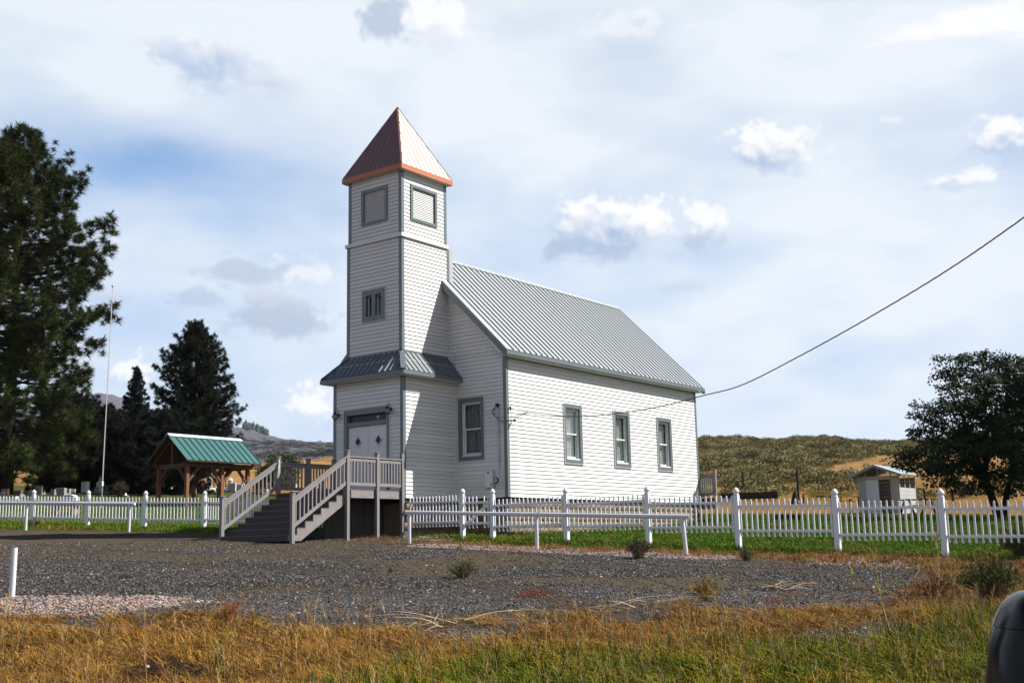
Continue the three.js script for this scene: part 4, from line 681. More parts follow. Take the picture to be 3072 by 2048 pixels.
// ---------------------------------------------------------------- flagpole
{
  const p = below(303, 57), t = thing('flagpole', 'tall slender white flagpole rising in front of the big pine', 'flagpole', [p.x, p.y - 0.1, p.z]), lean = 0.012;
  const tipv = V(RX * lean * 11.2, 11.2, RZ * lean * 11.2); rod('pole', t, std(0.22, 0.22, 0.22, 0.5), V(0, 0, 0), tipv, 0.033, 0.016, 12); part('finial', new THREE.SphereGeometry(0.06, 12, 8).translate(tipv.x, tipv.y + 0.05, tipv.z), M.steel, t); rod('halyard', t, M.white, V(0.06, 1.3, 0.04), tipv.clone().add(V(0.04, -0.1, 0.03)), 0.008, 0.008, 5); part('cleat', bxg(0.02, 0.09, 1.2, 1.42, -0.03, 0.06), M.white, t);
}
// ---------------------------------------------------------------- gravestones
{
  const granite = std(0.2, 0.2, 0.205, 0.8, { map: roughMap }), pale = std(0.36, 0.36, 0.35, 0.85, { map: roughMap }), marble = std(0.62, 0.62, 0.61, 0.8, { map: roughMap }), red = std(0.13, 0.06, 0.045, 0.6, { map: roughMap }), pink = std(0.26, 0.15, 0.12, 0.7, { map: roughMap }), dark = std(0.06, 0.06, 0.065, 0.5, { map: roughMap });
  const rg = rng(91);
  function stone(px, wpx, y0, y1, style, m, label, group) {
    const p = G(px, y1), d = p.distanceTo(EYE), w = wpx * d / FOCAL, h = (y1 - y0) * d / FOCAL, t = clamp(w * 0.35, 0.1, 0.25);
    const s = thing('gravestone', label, 'gravestone', [p.x, p.y, p.z], 0.35 + (rg() - 0.5) * 0.5, group);
    const base = box('base', s, granite, -w * 0.62, w * 0.62, -0.15, 0.1, -t * 0.85, t * 0.85); void base;
    const ex = (pts, dep) => new THREE.ExtrudeGeometry(new THREE.Shape(pts.map(([x, y]) => new THREE.Vector2(x, y))), { depth: dep, bevelEnabled: true, bevelThickness: 0.012, bevelSize: 0.012, bevelSegments: 1 }).translate(0, 0.1, -dep / 2);
    const arc = []; for (let k = 0; k <= 10; k++) { const a = Math.PI * k / 10; arc.push([Math.cos(a) * w / 2, h - 0.1 - w * 0.22 + Math.sin(a) * w * 0.22]); }
    if (style === 'round') part('tablet', ex([[-w / 2, 0], [w / 2, 0], ...arc], t), m, s);
    else if (style === 'slant') part('tablet', new THREE.ExtrudeGeometry(new THREE.Shape([[-t, 0], [t * 1.3, 0], [-t * 0.2, h - 0.1], [-t, h - 0.1]].map(([x, y]) => new THREE.Vector2(x, y))), { depth: w, bevelEnabled: false }).rotateY(-Math.PI / 2).translate(w / 2, 0.1, 0), m, s);
    else if (style === 'pillar') { part('plinth', bxg(-w * 0.6, w * 0.6, 0.1, 0.25, -w * 0.6, w * 0.6), m, s); part('shaft', new THREE.CylinderGeometry(w * 0.56, w * 0.66, h - 0.5, 4, 1).rotateY(Math.PI / 4).translate(0, 0.25 + (h - 0.5) / 2, 0), m, s); part('crown', new THREE.CylinderGeometry(w * 0.3, w * 0.78, 0.25, 4, 1).rotateY(Math.PI / 4).translate(0, h - 0.13, 0), m, s); }
    else if (style === 'urn') { part('plinth', bxg(-w * 0.5, w * 0.5, 0.1, h * 0.55, -w * 0.5, w * 0.5), m, s); part('cornice', new THREE.CylinderGeometry(w * 0.4, w * 0.85, h * 0.14, 4).rotateY(Math.PI / 4).translate(0, h * 0.6, 0), m, s); part('urn', new THREE.LatheGeometry([[0.08, 0], [0.2, 0.05], [0.1, 0.14], [0.22, 0.3], [0.26, 0.42], [0.12, 0.52], [0.08, 0.6], [0.14, 0.68], [0.001, 1]].map(([a, b]) => new THREE.Vector2(a * w * 1.2, b * h * 0.34)), 14).translate(0, h * 0.66, 0), m, s); }
    else if (style === 'wedge') part('tablet', new THREE.ConeGeometry(w * 0.6, h, 4).rotateY(Math.PI / 4).translate(0, h / 2, 0), m, s);
    else if (style === 'boulder') { const g = mergeVertices(new THREE.IcosahedronGeometry(1, 2).deleteAttribute('normal').deleteAttribute('uv')), q = g.attributes.position; for (let i = 0; i < q.count; i++) { const k = 1 + n3(q.getX(i) * 1.5, q.getY(i) * 1.5, px) * 0.15; q.setXYZ(i, q.getX(i) * k * w / 2, q.getY(i) * k * h * 0.6 + h * 0.35, q.getZ(i) * k * w / 2.2); } g.computeVertexNormals(); part('rock', g, m, s); }
    else part('tablet', ex([[-w / 2, 0], [w / 2, 0], [w / 2, h - 0.1], [-w / 2, h - 0.1]], t), m, s);
    return { s, w, h, t };
  }
  const flatG = ['grey granite headstone with a straight top in the cemetery', 'straight grey headstones'], roundG = ['grey headstone with a rounded top in the cemetery', 'rounded grey headstones'], whiteG = ['low white slanted grave marker in the cemetery grass', 'white slant markers'], pillarG = ['tall pale square stone pillar with pointed cap in the cemetery', 'stone pillars'];
  const F = (px, w, a, b, m = granite) => stone(px, w, a, b, 'flat', m, ...flatG), R = (px, w, a, b) => stone(px, w, a, b, 'round', granite, ...roundG), Wm = (px, w, a, b) => stone(px, w, a, b, 'slant', marble, ...whiteG), P = (px, w, a, b, m = pale) => stone(px, w, a, b, 'pillar', m, ...pillarG);
  stone(14, 19, 1469, 1489, 'flat', pink, 'pinkish granite headstone behind the fence under the big pine'); stone(55, 24, 1473, 1488, 'flat', red, 'wide dark red granite headstone under the big pine'); stone(47, 15, 1489, 1501, 'boulder', marble, 'rounded white boulder marker just behind the picket fence');
  R(5, 11, 1477, 1493); R(93, 20, 1472, 1489); stone(115, 19, 1459, 1483, 'flat', granite, 'tall grey headstone beside a small brown one under the big pine'); stone(128, 9, 1472, 1483, 'flat', red, 'small brown headstone against a taller grey one');
  stone(158, 14, 1470, 1484, 'flat', granite, 'small grey headstone beside the extra-wide double headstone'); stone(181, 30, 1466, 1484, 'flat', granite, 'extra-wide grey double headstone under the big pine'); stone(204, 11, 1468, 1482, 'flat', pale, 'small pale grey headstone touching a bright white one'); stone(217, 13, 1468, 1482, 'flat', marble, 'small bright white headstone beside a pale grey one');
  const big = stone(254, 22, 1448, 1480, 'flat', marble, 'tall white marble tablet with worn lines of inscription'); for (let k = 0; k < 6; k++) part('inscription', bxg(-big.w * (0.2 + 0.15 * rg()), big.w * (0.2 + 0.15 * rg()), big.h * (0.88 - k * 0.1), big.h * (0.9 - k * 0.1), big.t / 2 + 0.012, big.t / 2 + 0.015), pale, big.s);
  const low = stone(208, 43, 1486, 1512, 'round', marble, 'broad white monument with dark lettering right behind the picket fence'); for (let k = 0; k < 4; k++) part('inscription', bxg(-low.w * 0.3, low.w * (0.1 + 0.2 * rg()), low.h * (0.85 - k * 0.1), low.h * (0.89 - k * 0.1), low.t / 2 + 0.012, low.t / 2 + 0.015), dark, low.s);
  stone(290, 15, 1462, 1480, 'round', granite, 'rounded grey headstone leaning against the urn pedestal'); stone(274, 12, 1466, 1478, 'flat', dark, 'small black headstone between the tall white tablet and the urn pedestal'); stone(298, 14, 1428, 1480, 'urn', marble, 'white ornamental pedestal gravestone topped with an urn beside the flagpole'); stone(323, 17, 1457, 1480, 'flat', granite, 'square grey headstone just behind the flagpole'); stone(337, 10, 1466, 1480, 'flat', pale, 'small pale headstone between the flagpole stone and the round shrub'); stone(376, 11, 1478, 1491, 'wedge', marble, 'small white pyramid marker in front of the round shrub');
  stone(392, 16, 1464, 1478, 'round', granite, 'rounded grey headstone right of the white pyramid marker and shrub'); stone(434, 11, 1439, 1472, 'pillar', pale, 'tall grey stone pillar beside a thin white obelisk'); stone(443, 5, 1454, 1475, 'pillar', marble, 'thin white obelisk beside a taller grey pillar'); stone(411, 13, 1458, 1475, 'flat', dark, 'small black headstone near the grey pillar and thin obelisk'); stone(504, 14, 1442, 1471, 'pillar', pale, 'pale stone pillar seen between the two front posts of the shelter'); Wm(529, 10, 1466, 1477); stone(535, 14, 1457, 1469, 'round', granite, 'rounded grey headstone behind a low white marker under the shelter roof'); Wm(579, 14, 1464, 1481); P(626, 13, 1432, 1463); Wm(632, 21, 1463, 1476); Wm(654, 10, 1456, 1469); Wm(678, 16, 1462, 1475); P(690, 12, 1434, 1463); F(697, 19, 1450, 1477, pale); F(716, 18, 1454, 1477, pale); P(729, 9, 1431, 1462); F(770, 18, 1456, 1478, pale); stone(796, 10, 1428, 1475, 'pillar', marble, 'slim white pillar seen through the stair balusters'); stone(856, 13, 1427, 1467, 'pillar', pale, 'broad pale pillar below the small leafy tree'); F(880, 16, 1452, 1468, pale); F(940, 14, 1448, 1464, pale); F(972, 12, 1446, 1462, pale);
  // granite bench behind the fence
  const b = G(192, 1545), B = thing('stone_bench', 'low pinkish granite bench behind the pickets', 'bench', [b.x, b.y, b.z], 0.3); box('seat', B, pink, -0.75, 0.75, 0.4, 0.5, -0.2, 0.2); for (const x of [-0.55, 0.55]) box('leg', B, pink, x - 0.08, x + 0.08, -0.1, 0.4, -0.15, 0.15);
}

// ---------------------------------------------------------------- trees
const leafMat = (r, g, b) => phys(r, g, b, 0.85, { side: THREE.DoubleSide, specularIntensity: 0.2 });
function needleTuft(seed, n, len, wid, up = 0.35) {
  const r = rng(seed), pos = [];
  for (let i = 0; i < n; i++) { const a = r() * Math.PI * 2, y = r() * 2 - 1 + up, d = V(Math.cos(a), y, Math.sin(a)).normalize(), l = len * (0.6 + 0.4 * r()), s = V(r() - 0.5, r() - 0.5, r() - 0.5).cross(d).normalize().multiplyScalar(wid), o = V(0, (r() - 0.5) * len * 0.5, 0); const e = d.clone().multiplyScalar(l).add(o).add(V(0, -l * 0.08, 0)); pos.push(o.x - s.x, o.y - s.y, o.z - s.z, o.x + s.x, o.y + s.y, o.z + s.z, e.x, e.y, e.z); }
  const g = new THREE.BufferGeometry(); g.setAttribute('position', new THREE.Float32BufferAttribute(pos, 3)); g.computeVertexNormals(); return g;
}
function leafSpray(seed, n, size, leaf) {
  const r = rng(seed), pos = [];
  for (let i = 0; i < n; i++) {
    const a = r() * Math.PI * 2, rad = size * Math.sqrt(r()), c = V(Math.cos(a) * rad, (r() - 0.5) * size * 0.7 - rad * 0.5, Math.sin(a) * rad), d = V(Math.cos(a), -0.7 - r() * 0.6, Math.sin(a)).add(V(r() - 0.5, r() - 0.5, r() - 0.5)).normalize(), s = d.clone().cross(V(r() - 0.5, r(), r() - 0.5)).normalize().multiplyScalar(leaf * 0.32), l = leaf * (0.7 + 0.6 * r());
    const m = c.clone().addScaledVector(d, l * 0.5), e = c.clone().addScaledVector(d, l); for (const v of [c, m.clone().add(s), e, c, e, m.clone().sub(s)]) pos.push(v.x, v.y, v.z);
  }
  const g = new THREE.BufferGeometry(); g.setAttribute('position', new THREE.Float32BufferAttribute(pos, 3)); g.computeVertexNormals(); return g;
}
function instanced(name, parent, geo, mat, list, colors) {   // list of Matrix4
  const m = shade(new THREE.InstancedMesh(geo, mat, list.length)); list.forEach((x, i) => m.setMatrixAt(i, x)); if (colors) colors.forEach((c, i) => m.setColorAt(i, c));
  m.name = parent ? name : numbered(name); m.userData.kind = 'stuff'; (parent ?? scene).add(m); return m;
}
const mat4 = (p, s, r) => new THREE.Matrix4().compose(p, new THREE.Quaternion().setFromEuler(new THREE.Euler((r() - 0.5) * 0.9, r() * Math.PI * 2, (r() - 0.5) * 0.9)), V(s, s * (0.85 + r() * 0.3), s));
function tubeTaper(pts, r0, r1, sides = 6) {
  const c = new THREE.CatmullRomCurve3(pts), n = Math.max(4, pts.length * 2), g = new THREE.TubeGeometry(c, n, 1, sides), p = g.attributes.position, q = V(0, 0, 0);
  for (let i = 0; i <= n; i++) { c.getPointAt(i / n, q); const k = lerp(r0, r1, i / n); for (let j = 0; j <= sides; j++) { const a = i * (sides + 1) + j; p.setXYZ(a, q.x + (p.getX(a) - q.x) * k, q.y + (p.getY(a) - q.y) * k, q.z + (p.getZ(a) - q.z) * k); } } g.computeVertexNormals(); return g;
}
function conifer(label, group, pos, H, profile, o) {
  const r = rng(o.seed), t = thing(o.name, label, 'tree', [pos.x, pos.y - 0.1, pos.z], 0, group), lean = o.lean ?? [0, 0];
  const axis = (f) => V(lean[0] * f * f * H, f * H, lean[1] * f * f * H);
  part('trunk', tubeTaper([0, 0.25, 0.5, 0.75, 1].map((f) => axis(f).add(V((r() - 0.5) * 0.1, 0, (r() - 0.5) * 0.1))), o.trunk, 0.03, 9), M.bark, t);
  const limbs = [], tufts = [], cols = [], c = new THREE.Color();
  for (let k = 0; k < o.branches; k++) {
    const f = lerp(o.from, 0.985, Math.pow((k + r()) / o.branches, o.bias ?? 0.9)), L = table(f, profile) * (0.62 + 0.5 * r()), a = k * 2.399 + (r() - 0.5), base = axis(f), rise = o.rise ? lerp(o.rise[0], o.rise[1], f) : 0.2, dir = V(Math.cos(a), 0, Math.sin(a)), pts = [0, 0.35, 0.7, 1].map((s) => base.clone().addScaledVector(dir, L * s).add(V(0, L * (rise * s + (o.sag ?? 0.25) * (s * s - s)), 0)).add(V((r() - 0.5) * 0.1 * L * s, 0, (r() - 0.5) * 0.1 * L * s)));
    if (L > 0.25) limbs.push(tubeTaper(pts, Math.max(0.012, o.limb * L / 6 * (1 - f * 0.4)), 0.008, 4));
    const curve = new THREE.CatmullRomCurve3(pts), n = Math.max(2, Math.round(L * o.per));
    for (let i = 0; i < n; i++) {
      const s = lerp(o.bare ?? 0.25, 1.02, Math.pow((i + r()) / n, 0.75)), p = curve.getPoint(Math.min(1, s)), side = V(-dir.z, 0, dir.x).multiplyScalar((r() - 0.5) * L * o.spread * (0.35 + (1 - s) * 0.9)); p.add(side).add(V(0, (r() - 0.45) * o.tuft * (o.plump ?? 1.2), 0));
      if (o.twigs && r() < o.twigs) { const b0 = curve.getPoint(Math.max(0, Math.min(1, s) - 0.18)); limbs.push(tubeTaper([b0, b0.clone().lerp(p, 0.55).add(V(0, -0.04, 0)), p], 0.013, 0.006, 3)); }
      tufts.push(mat4(p, 0.75 + r() * 0.55, r)); const g = 0.75 + r() * 0.6; c.setRGB(g * (r() < 0.12 ? 1.5 : 1), g, g * 0.9); cols.push(c.clone());
    }
  }
  part('limbs', merge(limbs), M.bark, t).userData.kind = 'stuff';
  instanced('crown', t, o.geo, o.mat, tufts, cols);
  return t;
}
const pineMat = leafMat(0.026, 0.035, 0.01), spruceMat = leafMat(0.009, 0.013, 0.009), farPineMat = leafMat(0.01, 0.014, 0.007);
conifer('big ponderosa pine with open long-needled branches behind the cemetery fence', null, below(12, 66), 21.8,
  [[0.04, 4.3], [0.1, 4.9], [0.24, 5.1], [0.33, 5.3], [0.46, 6.0], [0.57, 5.9], [0.64, 5.5], [0.72, 4.3], [0.8, 4.0], [0.86, 3.1], [0.9, 1.8], [0.96, 1.0], [1, 0.35]],
  { name: 'pine_tree', seed: 4, branches: 200, from: 0.055, trunk: 0.42, limb: 0.13, per: 6, plump: 2.6, spread: 0.66, tuft: 0.4, rise: [-0.05, 0.45], sag: 0.2, bare: 0.3, twigs: 0.25, bias: 0.95, geo: needleTuft(3, 90, 0.46, 0.016, 0.3), mat: pineMat });
conifer('dark broad pine with rounded crown behind the picnic shelter', null, below(575, 80), 12.1,
  [[0.1, 3.2], [0.3, 3.3], [0.5, 3.1], [0.62, 2.7], [0.74, 2.2], [0.84, 1.5], [0.92, 0.9], [1, 0.3]],
  { name: 'pine_tree', seed: 21, branches: 190, from: 0.1, trunk: 0.24, limb: 0.09, per: 12, spread: 0.75, tuft: 0.3, rise: [0.05, 0.5], sag: 0.1, bare: 0.12, twigs: 0.1, geo: needleTuft(5, 40, 0.27, 0.016), mat: farPineMat });
conifer('dark narrow spruce between the two pines', null, below(396, 74), 8.3,
  [[0.05, 2.5], [0.2, 2.3], [0.4, 1.7], [0.6, 1.15], [0.8, 0.6], [0.93, 0.28], [1, 0.1]],
  { name: 'spruce_tree', seed: 33, branches: 170, from: 0.05, trunk: 0.16, limb: 0.07, per: 11, spread: 0.5, tuft: 0.2, rise: [-0.2, 0.3], sag: 0.25, bare: 0.05, geo: needleTuft(6, 46, 0.2, 0.018, 0.0), mat: spruceMat });
for (const [px, d, h, s, w, label] of [[475, 71, 5.0, 41, 3.3, 'low dense dark conifer against the shelter roof'], [300, 71, 5.2, 42, 2.6, 'low dense dark conifer behind the flagpole'], [215, 75, 6.4, 43, 3.4, 'dark conifer filling the gap under the big pine']])
  conifer(label, 'dark conifers behind the graves', below(px, d), h, [[0.05, w * 0.9], [0.4, w], [0.7, w * 0.8], [0.9, w * 0.45], [1, 0.3]], { name: 'conifer_tree', seed: s, branches: 170, from: 0.06, trunk: 0.18, limb: 0.07, per: 8, spread: 0.8, tuft: 0.3, rise: [-0.15, 0.4], sag: 0.2, bare: 0.05, geo: needleTuft(7, 46, 0.26, 0.02, 0.0), mat: spruceMat });

function leafyTree(name, label, base, lobes, o) {
  const r = rng(o.seed), t = thing(name, label, 'tree', [base.x, base.y - 0.1, base.z]), limbs = [], list = [], cols = [], c = new THREE.Color();
  const trunks = []; for (let k = 0; k < o.stems; k++) { const a = k / o.stems * 6.28 + 0.6, lo = V(Math.cos(a) * o.spreadBase, 0, Math.sin(a) * o.spreadBase), hi = V(Math.cos(a) * o.spreadBase * 4.5, o.fork * (0.8 + 0.4 * r()), Math.sin(a) * o.spreadBase * 4.5); trunks.push(hi); limbs.push(tubeTaper([lo, lo.clone().lerp(hi, 0.5).add(V((r() - 0.5) * 0.15, 0, (r() - 0.5) * 0.15)), hi], o.trunk, o.trunk * 0.6, 7)); }
  part('trunk', merge(limbs.splice(0)), M.bark, t);
  for (const [p, rad] of lobes) {
    const q = p.clone().sub(t.position), from = trunks.slice().sort((a, b) => a.distanceTo(q) - b.distanceTo(q))[0], mid = from.clone().lerp(q, 0.5).add(V((r() - 0.5) * 0.4, 0.15, (r() - 0.5) * 0.4)), main = new THREE.CatmullRomCurve3([from, mid, q]);
    limbs.push(tubeTaper([from, mid, q], o.trunk * 0.4, 0.02, 5)); const n = Math.round(o.density * rad * rad * rad + 10);
    for (let i = 0; i < n; i++) { const d = V(r() - 0.5, r() - 0.5, r() - 0.5).normalize().multiplyScalar(rad * (0.45 + 0.6 * Math.pow(r(), 0.5))); d.y *= 0.72; const e = q.clone().add(d); if (i % 3 === 0) { const b = main.getPoint(0.55 + 0.45 * r()); limbs.push(tubeTaper([b, b.clone().lerp(e, 0.6).add(V(0, 0.08, 0)), e], 0.018, 0.005, 3)); } list.push(mat4(e, 0.75 + r() * 0.5, r)); const g = 0.7 + r() * 0.65; c.setRGB(g, g, g); cols.push(c.clone()); }
  }
  part('limbs', merge(limbs), M.bark, t).userData.kind = 'stuff'; instanced('crown', t, o.geo, o.mat, list, cols); return t;
}
{
  const D = 50, base = below(3000, D), r = rng(55), L = [[2850, 1090, 55], [2835, 1140, 45], [2950, 1085, 75], [3045, 1100, 75], [2930, 1165, 85], [2800, 1225, 62], [2860, 1240, 80], [3010, 1200, 110], [2775, 1290, 45], [2770, 1365, 75], [2715, 1370, 45], [2860, 1345, 100], [2960, 1310, 110], [3065, 1300, 110], [2900, 1425, 80], [3000, 1430, 80], [3120, 1240, 140], [3140, 1400, 110], [3110, 1110, 90], [2830, 1420, 55], [3190, 1330, 100]];
  leafyTree('leafy_tree', 'dark-leaved spreading tree with several stems on the lawn beside the shed', base, L.map(([x, y, s]) => [at(x, y, D + (r() - 0.5) * 4.5), s * D / FOCAL * 0.92]), { seed: 60, stems: 4, spreadBase: 0.16, fork: 1.7, trunk: 0.15, density: 58, geo: leafSpray(8, 20, 0.24, 0.13), mat: leafMat(0.018, 0.03, 0.012) });
  const d2 = 92, b2 = below(838, d2); leafyTree('leafy_tree', 'small loose green tree among the graves behind the deck railing', b2, [[800, 1415, 34], [835, 1395, 34], [870, 1400, 30], [880, 1375, 22], [820, 1375, 22], [790, 1445, 30], [850, 1435, 40], [848, 1362, 14]].map(([x, y, s]) => [at(x, y, d2 + (r() - 0.5) * 2), s * d2 / FOCAL]), { seed: 61, stems: 2, spreadBase: 0.1, fork: 0.9, trunk: 0.08, density: 130, geo: leafSpray(9, 18, 0.2, 0.13), mat: leafMat(0.05, 0.066, 0.026) });
}
// ---------------------------------------------------------------- shrubs and weeds
function shrub(name, label, p, w, h, n, col, seed, leafy = true, spread = 1, group) {   // a mound of thin upright stems, one mesh of stems and one of leaves
  const r = rng(seed), t = thing(name, label, 'shrub', [p.x, p.y - 0.02, p.z], 0, group), stems = [], lv = [];
  for (let i = 0; i < n; i++) {
    const a = r() * 6.283, k = Math.sqrt(r()), top = V(Math.cos(a) * k * w / 2, h * (0.55 + 0.45 * r()) * Math.sqrt(1 - k * k * 0.7 * spread), Math.sin(a) * k * w / 2), b = V(top.x * 0.25, 0, top.z * 0.25), mid = b.clone().lerp(top, 0.55).add(V(-top.x * 0.1, h * 0.08, -top.z * 0.1));
    stems.push(tubeTaper([b, mid, top], Math.max(0.003, w * 0.004), 0.002, 3));
    if (leafy) for (let j = 0; j < 9; j++) { const q = mid.clone().lerp(top, r() * 1.05), d = V(r() - 0.5, r() * 0.8, r() - 0.5).normalize().multiplyScalar(h * (0.08 + 0.07 * r())), s = d.clone().cross(V(r() - 0.5, r() - 0.5, r() - 0.5)).normalize().multiplyScalar(Math.max(0.004, h * 0.011)); const e = q.clone().add(d); lv.push(q.x - s.x, q.y - s.y, q.z - s.z, q.x + s.x, q.y + s.y, q.z + s.z, e.x, e.y, e.z); }
  }
  part('stems', merge(stems), std(col[0] * 0.9 + 0.03, col[1] * 0.7 + 0.02, col[2] * 0.7 + 0.012, 1), t).userData.kind = 'stuff';
  if (leafy) { const g = new THREE.BufferGeometry(); g.setAttribute('position', new THREE.Float32BufferAttribute(lv, 3)); g.computeVertexNormals(); part('foliage', g, leafMat(...col), t).userData.kind = 'stuff'; }
  return t;
}
const pxm = (p) => p.distanceTo(EYE) / FOCAL;   // metres per photograph pixel at a point
const bush = (label, px, py, wpx, hpx, n, col, seed, name = 'shrub', leafy = true, spread = 1) => { const p = G(px, py), k = pxm(p); return shrub(name, label, p, wpx * k, hpx * k, n, col, seed, leafy, spread); };
bush('grey-green rounded bush alone in the middle of the gravel', 1386, 1733, 105, 60, 170, [0.075, 0.085, 0.035], 101);
bush('dark dry bush in front of a picket fence post at the gravel edge', 1916, 1676, 90, 70, 170, [0.06, 0.055, 0.032], 102);
bush('blue-green low bush at the foot of a picket fence post', 2240, 1681, 62, 40, 120, [0.055, 0.072, 0.036], 103);
bush('yellow-green dry weed clump on the gravel near the verge', 2118, 1803, 115, 80, 120, [0.2, 0.15, 0.045], 104);
bush('tiny green weed sprouting in the open gravel', 1168, 1722, 24, 26, 30, [0.06, 0.075, 0.03], 105, 'weed');
bush('tiny grey-green weed tuft near the steps in the gravel', 368, 1736, 36, 20, 40, [0.05, 0.07, 0.035], 106, 'weed');
bush('dark rounded bush against the pickets at the end of the fence', 3072, 1678, 130, 100, 240, [0.04, 0.045, 0.022], 107);
bush('tall green weeds clump behind the black car mirror', 2975, 1806, 180, 140, 240, [0.07, 0.075, 0.022], 108);
bush('rusty-red dry weeds between the gravel and tall green weeds', 2805, 1795, 150, 80, 170, [0.15, 0.075, 0.03], 109);
bush('reddish upright dry weed at the left edge of the gravel', 688, 1880, 62, 85, 60, [0.26, 0.115, 0.04], 110, 'weed', true, 0.4);
bush('round brownish shrub among the gravestones below the spruce', 360, 1490, 50, 48, 200, [0.045, 0.042, 0.02], 111);
bush('dark weedy bush behind the left pipe rail post', 98, 1585, 46, 34, 90, [0.05, 0.04, 0.022], 112);
bush('dry yellow tuft on the pinkish gravel before the gate', 1380, 1648, 28, 20, 40, [0.3, 0.17, 0.05], 113, 'weed');
bush('straw-coloured grass clump at the end of the gravel', 2040, 1832, 60, 32, 70, [0.32, 0.18, 0.06], 114, 'weed');
bush('dark tuft of dead stalks in the dry verge', 1150, 1962, 70, 60, 26, [0.06, 0.04, 0.03], 115, 'weed', false);
for (const [px, py, tx, ty, s] of [[2668, 1880, 2628, 1640, 121], [2815, 1800, 2812, 1610, 122], [2560, 1760, 2552, 1690, 123], [650, 2052, 655, 1960, 124]]) {   // single tall stalks
  const p = G(px, py), d = p.distanceTo(EYE), top = at(tx, ty, d), r = rng(s), t = thing('weed_stalk', ['', 'tallest thin yellow weed stalk rising beside the gravel patch', 'thin yellow weed stalk before the last full picket panel', 'short pale dry stalk standing on the gravel', 'green thistle stalk with round heads in the verge'][s - 120], 'weed', [p.x, p.y - 0.02, p.z]), e = top.sub(t.position), g = [], lv = [];
  const c = new THREE.CatmullRomCurve3([V(0, 0, 0), e.clone().multiplyScalar(0.5).add(V((r() - 0.5) * 0.1, 0, 0)), e]); g.push(tubeTaper(c.getPoints(4), 0.008, 0.003, 4));
  for (let k = 0; k < 26; k++) { const q = c.getPoint(0.15 + r() * 0.85), f = q.clone().add(V(r() - 0.5, 0.5 + r() * 0.5, r() - 0.5).multiplyScalar(0.16)); g.push(tubeTaper([q, q.clone().lerp(f, 0.5), f], 0.003, 0.001, 3)); for (let j = 0; j < 5; j++) { const b = q.clone().lerp(f, r()), d2 = V(r() - 0.5, r() - 0.3, r() - 0.5).multiplyScalar(0.09), w = V(r() - 0.5, r() - 0.5, r() - 0.5).multiplyScalar(0.02); lv.push(b.x, b.y, b.z, b.x + d2.x * 0.5 + w.x, b.y + d2.y * 0.5 + w.y, b.z + d2.z * 0.5 + w.z, b.x + d2.x, b.y + d2.y, b.z + d2.z); } }
  part('stem', merge(g), std(0.2, 0.16, 0.05, 1), t); const gg = new THREE.BufferGeometry(); gg.setAttribute('position', new THREE.Float32BufferAttribute(lv, 3)); gg.computeVertexNormals(); part('leaves', gg, s === 124 ? leafMat(0.06, 0.12, 0.02) : leafMat(0.19, 0.16, 0.045), t).userData.kind = 'stuff';
}
// fallen tumbleweed twigs, bleached
for (const [px, py, len, s, label] of [[1330, 1878, 1.3, 131, 'bleached fallen twigs lying where gravel meets the verge'], [1870, 1822, 1.5, 132, 'long pale twig lying on the gravel before the yellow weeds'], [2330, 1768, 0.9, 133, 'pale broken straw lying near red weeds on the gravel']]) {
  const p = G(px, py), r = rng(s), t = thing('fallen_twigs', label, 'twigs', [p.x, p.y, p.z]), g = [];
  for (let k = 0; k < 16; k++) { const a = V((r() - 0.5) * len * 0.5, 0.015 + r() * 0.03, (r() - 0.5) * len * 0.5), an = r() * 6.28, l = len * (0.3 + r() * 0.6), b = a.clone().add(V(Math.cos(an) * l, r() * 0.08, Math.sin(an) * l)), m = a.clone().lerp(b, 0.5).add(V((r() - 0.5) * 0.15, 0.03, (r() - 0.5) * 0.15)); for (const q of [a, m, b]) q.y += heightAt(p.x + q.x, p.z + q.z) - p.y; g.push(tubeTaper([a, m, b], 0.006, 0.002, 3)); }
  part('twig', merge(g), std(0.36, 0.26, 0.16, 1), t);
}
// ---------------------------------------------------------------- grass
function bladeTuft(seed, n, h, rad, wid, bend) {
  const r = rng(seed), pos = [];
  for (let i = 0; i < n; i++) {
    const a = r() * 6.283, b = V(Math.cos(a) * rad * r(), 0, Math.sin(a) * rad * r()), l = h * (0.45 + 0.55 * r()), da = r() * 6.283, k = bend * (0.3 + r()), d1 = V(Math.cos(da) * k * 0.35, 0.55, Math.sin(da) * k * 0.35), d2 = V(Math.cos(da) * k, Math.max(0.12, 1 - k * 0.55), Math.sin(da) * k), s = V(-Math.sin(da + 0.6), 0, Math.cos(da + 0.6)).multiplyScalar(wid), m = b.clone().addScaledVector(d1, l), e = b.clone().addScaledVector(d2, l);
    pos.push(b.x - s.x, b.y, b.z - s.z, b.x + s.x, b.y, b.z + s.z, m.x + s.x * 0.8, m.y, m.z + s.z * 0.8, b.x - s.x, b.y, b.z - s.z, m.x + s.x * 0.8, m.y, m.z + s.z * 0.8, m.x - s.x * 0.8, m.y, m.z - s.z * 0.8, m.x - s.x * 0.8, m.y, m.z - s.z * 0.8, m.x + s.x * 0.8, m.y, m.z + s.z * 0.8, e.x, e.y, e.z);
  }
  const g = new THREE.BufferGeometry(); g.setAttribute('position', new THREE.Float32BufferAttribute(pos, 3)); g.computeVertexNormals(); return g;
}
const upright = (x, z, s, sy, r, dy = -0.01) => new THREE.Matrix4().compose(V(x, heightAt(x, z) + dy, z), new THREE.Quaternion().setFromEuler(new THREE.Euler((r() - 0.5) * 0.25, r() * 6.283, (r() - 0.5) * 0.25)), V(s, sy, s));
const polar = (r, a) => [EYE.x + r * (FX * Math.cos(a) + RX * Math.sin(a)), EYE.z + r * (FZ * Math.cos(a) + RZ * Math.sin(a))];
const white3 = phys(1, 1, 1, 0.9, { side: THREE.DoubleSide, specularIntensity: 0.15 });
